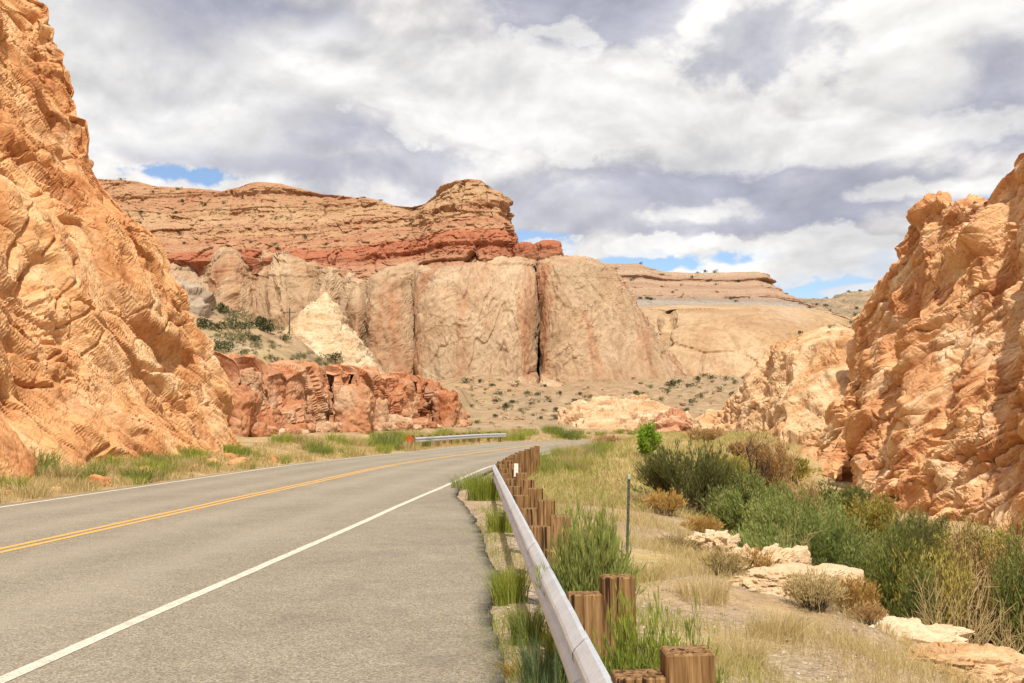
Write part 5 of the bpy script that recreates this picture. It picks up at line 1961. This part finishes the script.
    for key, mat, h, wd, nn, r in (('straw', straw, .42, .011, 150, .26), ('yellow', yellowg, .42, .012, 150, .28), ('green', grassg, .55, .013, 170, .30)):
        V, q, tint = tuft_arrays(300 + len(protos), nn, h, r, wd, .42)
        protos[key] = mesh_np('verge_tuft', V, q, attrs={'tint': tint})
        protos[key].materials.append(mat)
    lab = {'straw': 'dry straw tuft on the left verge below the cliffs', 'yellow': 'yellow green tuft on the left verge below the cliffs', 'green': 'green weed clump on the left verge below the cliffs'}
    n = 0
    while n < 270:
        s = rng.uniform(19, 104)
        t = -rng.uniform(4.7, 7.6 if s < 50 else 9.5)
        x, y = st2xy(s, t)
        x, y = float(x), float(y)
        nz = float(fbm(np.array([[x * .35, y * .35, 0]]), 3, 88)[0])
        if nz < -.05 and rng.random() < .8:
            continue
        key = 'green' if nz > .22 and rng.random() < .7 else ('yellow' if rng.random() < .5 else 'straw')
        if 62 < s and t > -5.6:
            continue
        o = bpy.data.objects.new('verge_tuft', protos[key])
        COL.objects.link(o)
        sc = rng.uniform(.6, 1.5) * (1.0 if s < 50 else 1.35)
        o.location = (x, y, zt1(x, y) - .03)
        o.scale = (sc * 1.2, sc * 1.2, sc)
        o.rotation_euler = (0, 0, rng.uniform(0, 6))
        tag(o, lab[key], 'grass tuft', lab[key].split(' on')[0] + 's')
        n += 1

    # ---- loose ground grass (nobody could count it)
    def scatter(name, label, N, mat, seed, ygen, drange, h, wd, thr, hv=.5, lean=.6, clump=.16, left=False, per=5):
        r = np.random.default_rng(seed)
        y = ygen(r, N)
        dd = r.uniform(*drange, N)
        if left:
            x, yy = st2xy(y, dd)
        else:
            x, yy = st2xy(y, t_rail(y) + dd)
        p = np.stack([x, yy, 0 * x], 1)
        nz = fbm(p * .55, 3, 91) + .5 * fbm(p * 2.2, 2, 92)
        # keep bare gravel patches near the camera
        keep = nz > thr(y, dd) + r.normal(0, .05, N)
        x, yy, y = x[keep], yy[keep], y[keep]
        k = len(x)
        cx = np.repeat(x, per) + r.normal(0, clump, k * per)
        cy = np.repeat(yy, per) + r.normal(0, clump, k * per)
        z = zt(cx, cy)
        base = np.stack([cx, cy, z - .01], 1)
        sc = np.repeat(np.clip(y / 18, .7, 2.2), per)
        V, q, tint = tuft_arrays(seed + 1, k * per, h, 0, 1.0, lean, 3, hv, base)
        # blade width grows a little with distance so that far blades still cover
        Vr = V.reshape(k * per, 3, 2, 3)
        mid = Vr.mean(2, keepdims=True)
        Vr = mid + (Vr - mid) * (wd * sc)[:, None, None, None]
        o = link(name, mesh_np(name, Vr.reshape(-1, 3), q, attrs={'tint': tint}), mat)
        tag(o, label, None, None, 'stuff')
    geo = lambda a, b: (lambda r, N: a * (b / a) ** r.uniform(0, 1, N))
    scatter('dry_grass', 'dry straw grass covering the bank right of the guardrail', 26000, straw, 900, geo(3.5, 34), (.35, 6.5), .24, .006, lambda y, d: .04 - .22 * sstep(18, 30, y) + .10 * (d < 2.4) * (y < 20))
    scatter('field_grass', 'straw and green grass of the flat verge beyond the guardrail bend', 12000, straw, 910, geo(26, 100), (.5, 13), .34, .010, lambda y, d: -.22)
    scatter('green_field_grass', 'green blades mixed through the far verge grass', 6500, yellowg, 920, geo(26, 100), (.3, 10), .34, .010, lambda y, d: .0 - .3 * (d < 2.5))
    scatter('green_bank_grass', 'sparse green blades along the back of the guardrail', 2200, yellowg, 930, geo(3.5, 26), (.3, 1.6), .26, .006, lambda y, d: .0)
    scatter('wash_grass', 'yellow grass on the floor of the wash between the bushes', 7000, straw, 940, geo(14, 60), (6, 17), .38, .010, lambda y, d: -.1)
    scatter('verge_grass', 'thin dry grass on the left verge below the cliffs', 13000, straw, 950, geo(14, 108), (-8.8, -4.6), .28, .010, lambda y, d: -.05, left=True)
    scatter('strip_grass', 'thin grass on the dirt strip in front of the guardrail', 2600, yellowg, 960, geo(4, 36), (-.42, .02), .17, .006, lambda y, d: .0)

    # ---- loose gravel
    r = np.random.default_rng(990)
    N = 13000
    s = 3.6 * (26 / 3.6) ** r.uniform(0, 1, N)
    d = r.uniform(-.55, 4.6, N)
    x, y = st2xy(s, t_rail(s) + d)
    tt = t_rail(s) + d
    keep = (tt > t_edge(s) + .12) & (fbm(np.stack([x, y, 0 * x], 1) * .8, 3, 95) > -.12)
    x, y = x[keep], y[keep]
    n = len(x)
    rad = .0065 * np.exp(r.normal(0, .55, n)) + .003
    z = zt(x, y)
    octa = np.array([[1, 0, 0], [-1, 0, 0], [0, 1, 0], [0, -1, 0], [0, 0, 1], [0, 0, -1]], float)
    ft = np.array([[0, 2, 4], [2, 1, 4], [1, 3, 4], [3, 0, 4], [2, 0, 5], [1, 2, 5], [3, 1, 5], [0, 3, 5]])
    V = octa[None] * r.uniform(.6, 1.3, (n, 6, 1)) * np.array([1, 1, .65]) + r.normal(0, .12, (n, 6, 3))
    a = r.uniform(0, 6.28, n)
    ca, sa = np.cos(a)[:, None], np.sin(a)[:, None]
    V = np.stack([V[..., 0] * ca - V[..., 1] * sa, V[..., 0] * sa + V[..., 1] * ca, V[..., 2]], 2) * rad[:, None, None]
    V += np.stack([x, y, z + rad * .25], 1)[:, None]
    T = (ft[None] + (np.arange(n) * 6)[:, None, None]).reshape(-1, 3)
    gm = NT('gravel_stone')
    c = gm.ramp(gm.attr('tint'), [(0, (.20, .16, .14)), (.4, (.36, .29, .25)), (.7, (.48, .39, .32)), (1, (.66, .57, .47))])
    gm.principled(c, .9)
    o = link('gravel', mesh_np('gravel', V.reshape(-1, 3), None, T, smooth=False, attrs={'tint': np.repeat(r.uniform(0, 1, n), 6)}), gm.m)
    tag(o, 'loose grey and tan gravel scattered over the bank', None, None, 'stuff')

    # ---- far shrubs
    jm = []
    for k in range(5):
        V, q, tint = juniper_mesh(500 + k, 420 if k < 4 else 700)
        me = mesh_np('scrub_bush', V, q, attrs={'tint': tint})
        me.materials.append(jun if k % 2 == 0 else junl)
        jm.append(me)
    rng = np.random.default_rng(505)

    def scrub(p, r, label, group, dark=True):
        o = bpy.data.objects.new(('rim_shrub' if 'mesa' in label or 'plateau' in label else 'juniper_shrub') if dark else 'sage_shrub', jm[rng.choice([0, 2, 4] if dark else [1, 3])])
        COL.objects.link(o)
        o.location = (p[0], p[1], p[2] - r * .12)
        s_ = r * .85
        o.scale = (s_ * rng.uniform(.85, 1.3), s_ * rng.uniform(.85, 1.3), s_ * rng.uniform(.8, 1.2))
        o.rotation_euler = (0, 0, rng.uniform(0, 6))
        tag(o, label, 'shrub', group)

    def put(px, py, rpx, label, group, dark=True):
        p = ground_hit(px, py)
        if p is not None:
            scrub(p, rpx / F * p[1], label, group, dark)
    for px, py, r, dk in ((208, 316, 9, 1), (222, 313, 8, 1), (236, 318, 7, 0), (203, 330, 8, 1), (216, 334, 9, 1), (238, 334, 10, 1), (246, 331, 8, 1), (228, 342, 8, 0), (214, 351, 10, 1), (226, 352, 8, 1), (240, 344, 7, 0), (262, 330, 9, 1), (268, 334, 8, 1), (286, 344, 7, 1), (298, 360, 5, 0), (332, 362, 8, 1), (318, 364, 5, 0),
                          (206, 362, 7, 0), (244, 356, 6, 0), (256, 350, 6, 0), (274, 350, 5, 0), (231, 326, 6, 0), (253, 343, 6, 1), (196, 352, 7, 0), (188, 340, 7, 0), (347, 366, 4, 0), (270, 362, 5, 0), (360, 367, 4, 0), (310, 356, 4, 0), (250, 320, 5, 0)):
        put(px, py, r * 1.35, 'dark rounded shrub on the scrub hill above the red ledge' if dk else 'grey green low shrub on the scrub hill above the red ledge', 'dark shrubs on the hill above the ledge' if dk else 'low shrubs on the hill above the ledge', dk)
    for px, py, r in ((466, 384, 5), (492, 388, 4), (500, 396, 4), (516, 386, 3), (528, 395, 4), (538, 397, 4), (531, 406, 4), (512, 404, 4), (506, 411, 5), (521, 411, 4), (533, 416, 3), (544, 412, 3), (556, 413, 4), (568, 408, 4), (575, 404, 5), (580, 396, 3), (496, 402, 3), (545, 388, 3), (560, 396, 3), (486, 392, 3), (480, 384, 3), (468, 418, 4), (478, 424, 4), (472, 408, 3), (463, 424, 4), (550, 403, 3), (570, 418, 4), (590, 398, 3), (525, 378, 4), (540, 382, 3), (510, 392, 3), (495, 418, 3), (556, 420, 3), (541, 420, 3)):
        put(px, py, r * 1.15, 'small dark shrub dotting the talus below the tall wall', 'shrubs on the talus below the wall')
    for px, py, r in ((672, 388, 5), (680, 386, 5), (666, 393, 4), (636, 395, 4), (643, 397, 3), (708, 372, 6), (716, 370, 6), (722, 374, 6), (730, 366, 6), (738, 369, 5), (712, 380, 5), (705, 378, 4), (726, 382, 4), (736, 384, 4), (744, 366, 4), (692, 404, 5), (700, 398, 4), (662, 402, 3), (650, 388, 3), (690, 390, 5), (698, 382, 4), (750, 372, 4), (746, 390, 4), (720, 392, 4), (734, 396, 4), (685, 412, 4)):
        put(px, py, r * 1.3, 'dark green shrub on the slope between the rounded buttress and the pale shoulder', 'shrubs on the slope right of the buttress')
    lo = np.random.default_rng(611)
    for k in range(120):
        px = lo.uniform(170, 372)
        top = np.interp(px, [170, 200, 240, 280, 372], [298, 300, 318, 344, 366])
        py = lo.uniform(top + 2, 369)
        if 272 < px < 376 and py < 360:
            continue
        put(px, py, lo.uniform(1.8, 4.5), 'grey green low shrub on the scrub hill above the red ledge', 'low shrubs on the hill above the ledge', False)
    for k in range(110):
        px, py = (lo.uniform(455, 600), lo.uniform(382, 432)) if k % 2 else (lo.uniform(600, 755), lo.uniform(370, 418))
        put(px, py, lo.uniform(1.2, 3.0), 'grey green low shrub scattered over the talus of the valley', 'low shrubs on the talus', False)
    bm = rock_mat('talus_boulder_stone', [(.34, .22, .13), (.42, .29, .18), (.50, .37, .25)], 2.5, bump=.5, bdist=.15)
    bmesh_ = []
    for k in range(4):
        V, q = block_mesh(1200 + k, (1, .85, .7), 12, 3.4, .26, 1.8)
        me = mesh_np('talus_boulder', V, q, smooth=False)
        me.materials.append(bm)
        bmesh_.append(me)
    for k in range(70):
        px, py = (lo.uniform(445, 600), lo.uniform(380, 434)) if k % 3 else (lo.uniform(600, 750), lo.uniform(372, 418))
        p = ground_hit(px, py)
        if p is None:
            continue
        o = bpy.data.objects.new('talus_boulder', bmesh_[k % 4])
        COL.objects.link(o)
        r_ = (.9 + 3.2 * lo.uniform(0, 1) ** 2) / F * p[1]
        o.location = (p[0], p[1], p[2] + r_ * .15)
        o.scale = (r_ * lo.uniform(.8, 1.6), r_, r_ * lo.uniform(.7, 1.1))
        o.rotation_euler = (lo.uniform(-.3, .3), lo.uniform(-.3, .3), lo.uniform(0, 6))
        tag(o, 'tan boulder lying among the shrubs on the talus of the valley', 'boulder', 'boulders on the talus')
    for px, py, Y, r in ((800, 334, 92, 4), (831, 328, 90, 4), (852, 324, 88, 4), (948, 219, 66, 4), (955, 218, 66, 3)):
        p = P(px, py, Y)
        scrub(p, r / F * Y, 'small shrub perched on the crest of the right cliff', 'shrubs perched on the right cliff')
    # on the mesa rims and the plateau: on actual vertices of those meshes
    def on_mesh(objname, parent_loc, count, rr, label, group, cond):
        o = bpy.data.objects[objname]
        co = np.empty(len(o.data.vertices) * 3, np.float32)
        no = np.empty(len(o.data.vertices) * 3, np.float32)
        o.data.vertices.foreach_get('co', co)
        o.data.vertices.foreach_get('normal', no)
        co = co.reshape(-1, 3) + np.array(parent_loc)
        no = no.reshape(-1, 3)
        ok = np.nonzero(cond(co, no))[0]
        for i in rng.choice(ok, min(count, len(ok)), replace=False):
            scrub(co[i], rng.uniform(*rr), label, group)
    rl = bpy.data.objects['rim_strata'].parent.location
    on_mesh('rim_strata', rl, 62, (.7, 1.5), 'tiny dark shrub on the layered rim of the big mesa', 'shrubs on the mesa rim', lambda c, n: (np.abs(n[:, 2]) > .72) & (c[:, 1] < 480) & (c[:, 2] > 62))
    bl = bpy.data.objects['banded_strata'].parent.location
    on_mesh('banded_strata', bl, 40, (.9, 2.0), 'tiny dark shrub on the lower banded mesa', 'shrubs on the lower mesa', lambda c, n: (np.abs(n[:, 2]) > .7) & (c[:, 1] < 680))
    pl = bpy.data.objects['plateau_slope'].parent.location
    on_mesh('plateau_slope', pl, 90, (1.8, 4.0), 'dark shrub speckling the distant plateau', 'shrubs on the distant plateau', lambda c, n: (c[:, 0] > 250) & (c[:, 0] < 400) & (c[:, 1] < 1060))


build_sky()
build_light_camera()
build_ground()
build_road()
left_cliff()
right_cliff()
massif()
right_mesa()
red_ledge()
dome_rock()
mid_slabs()
near_ledges()
roadside_furniture()
plants()
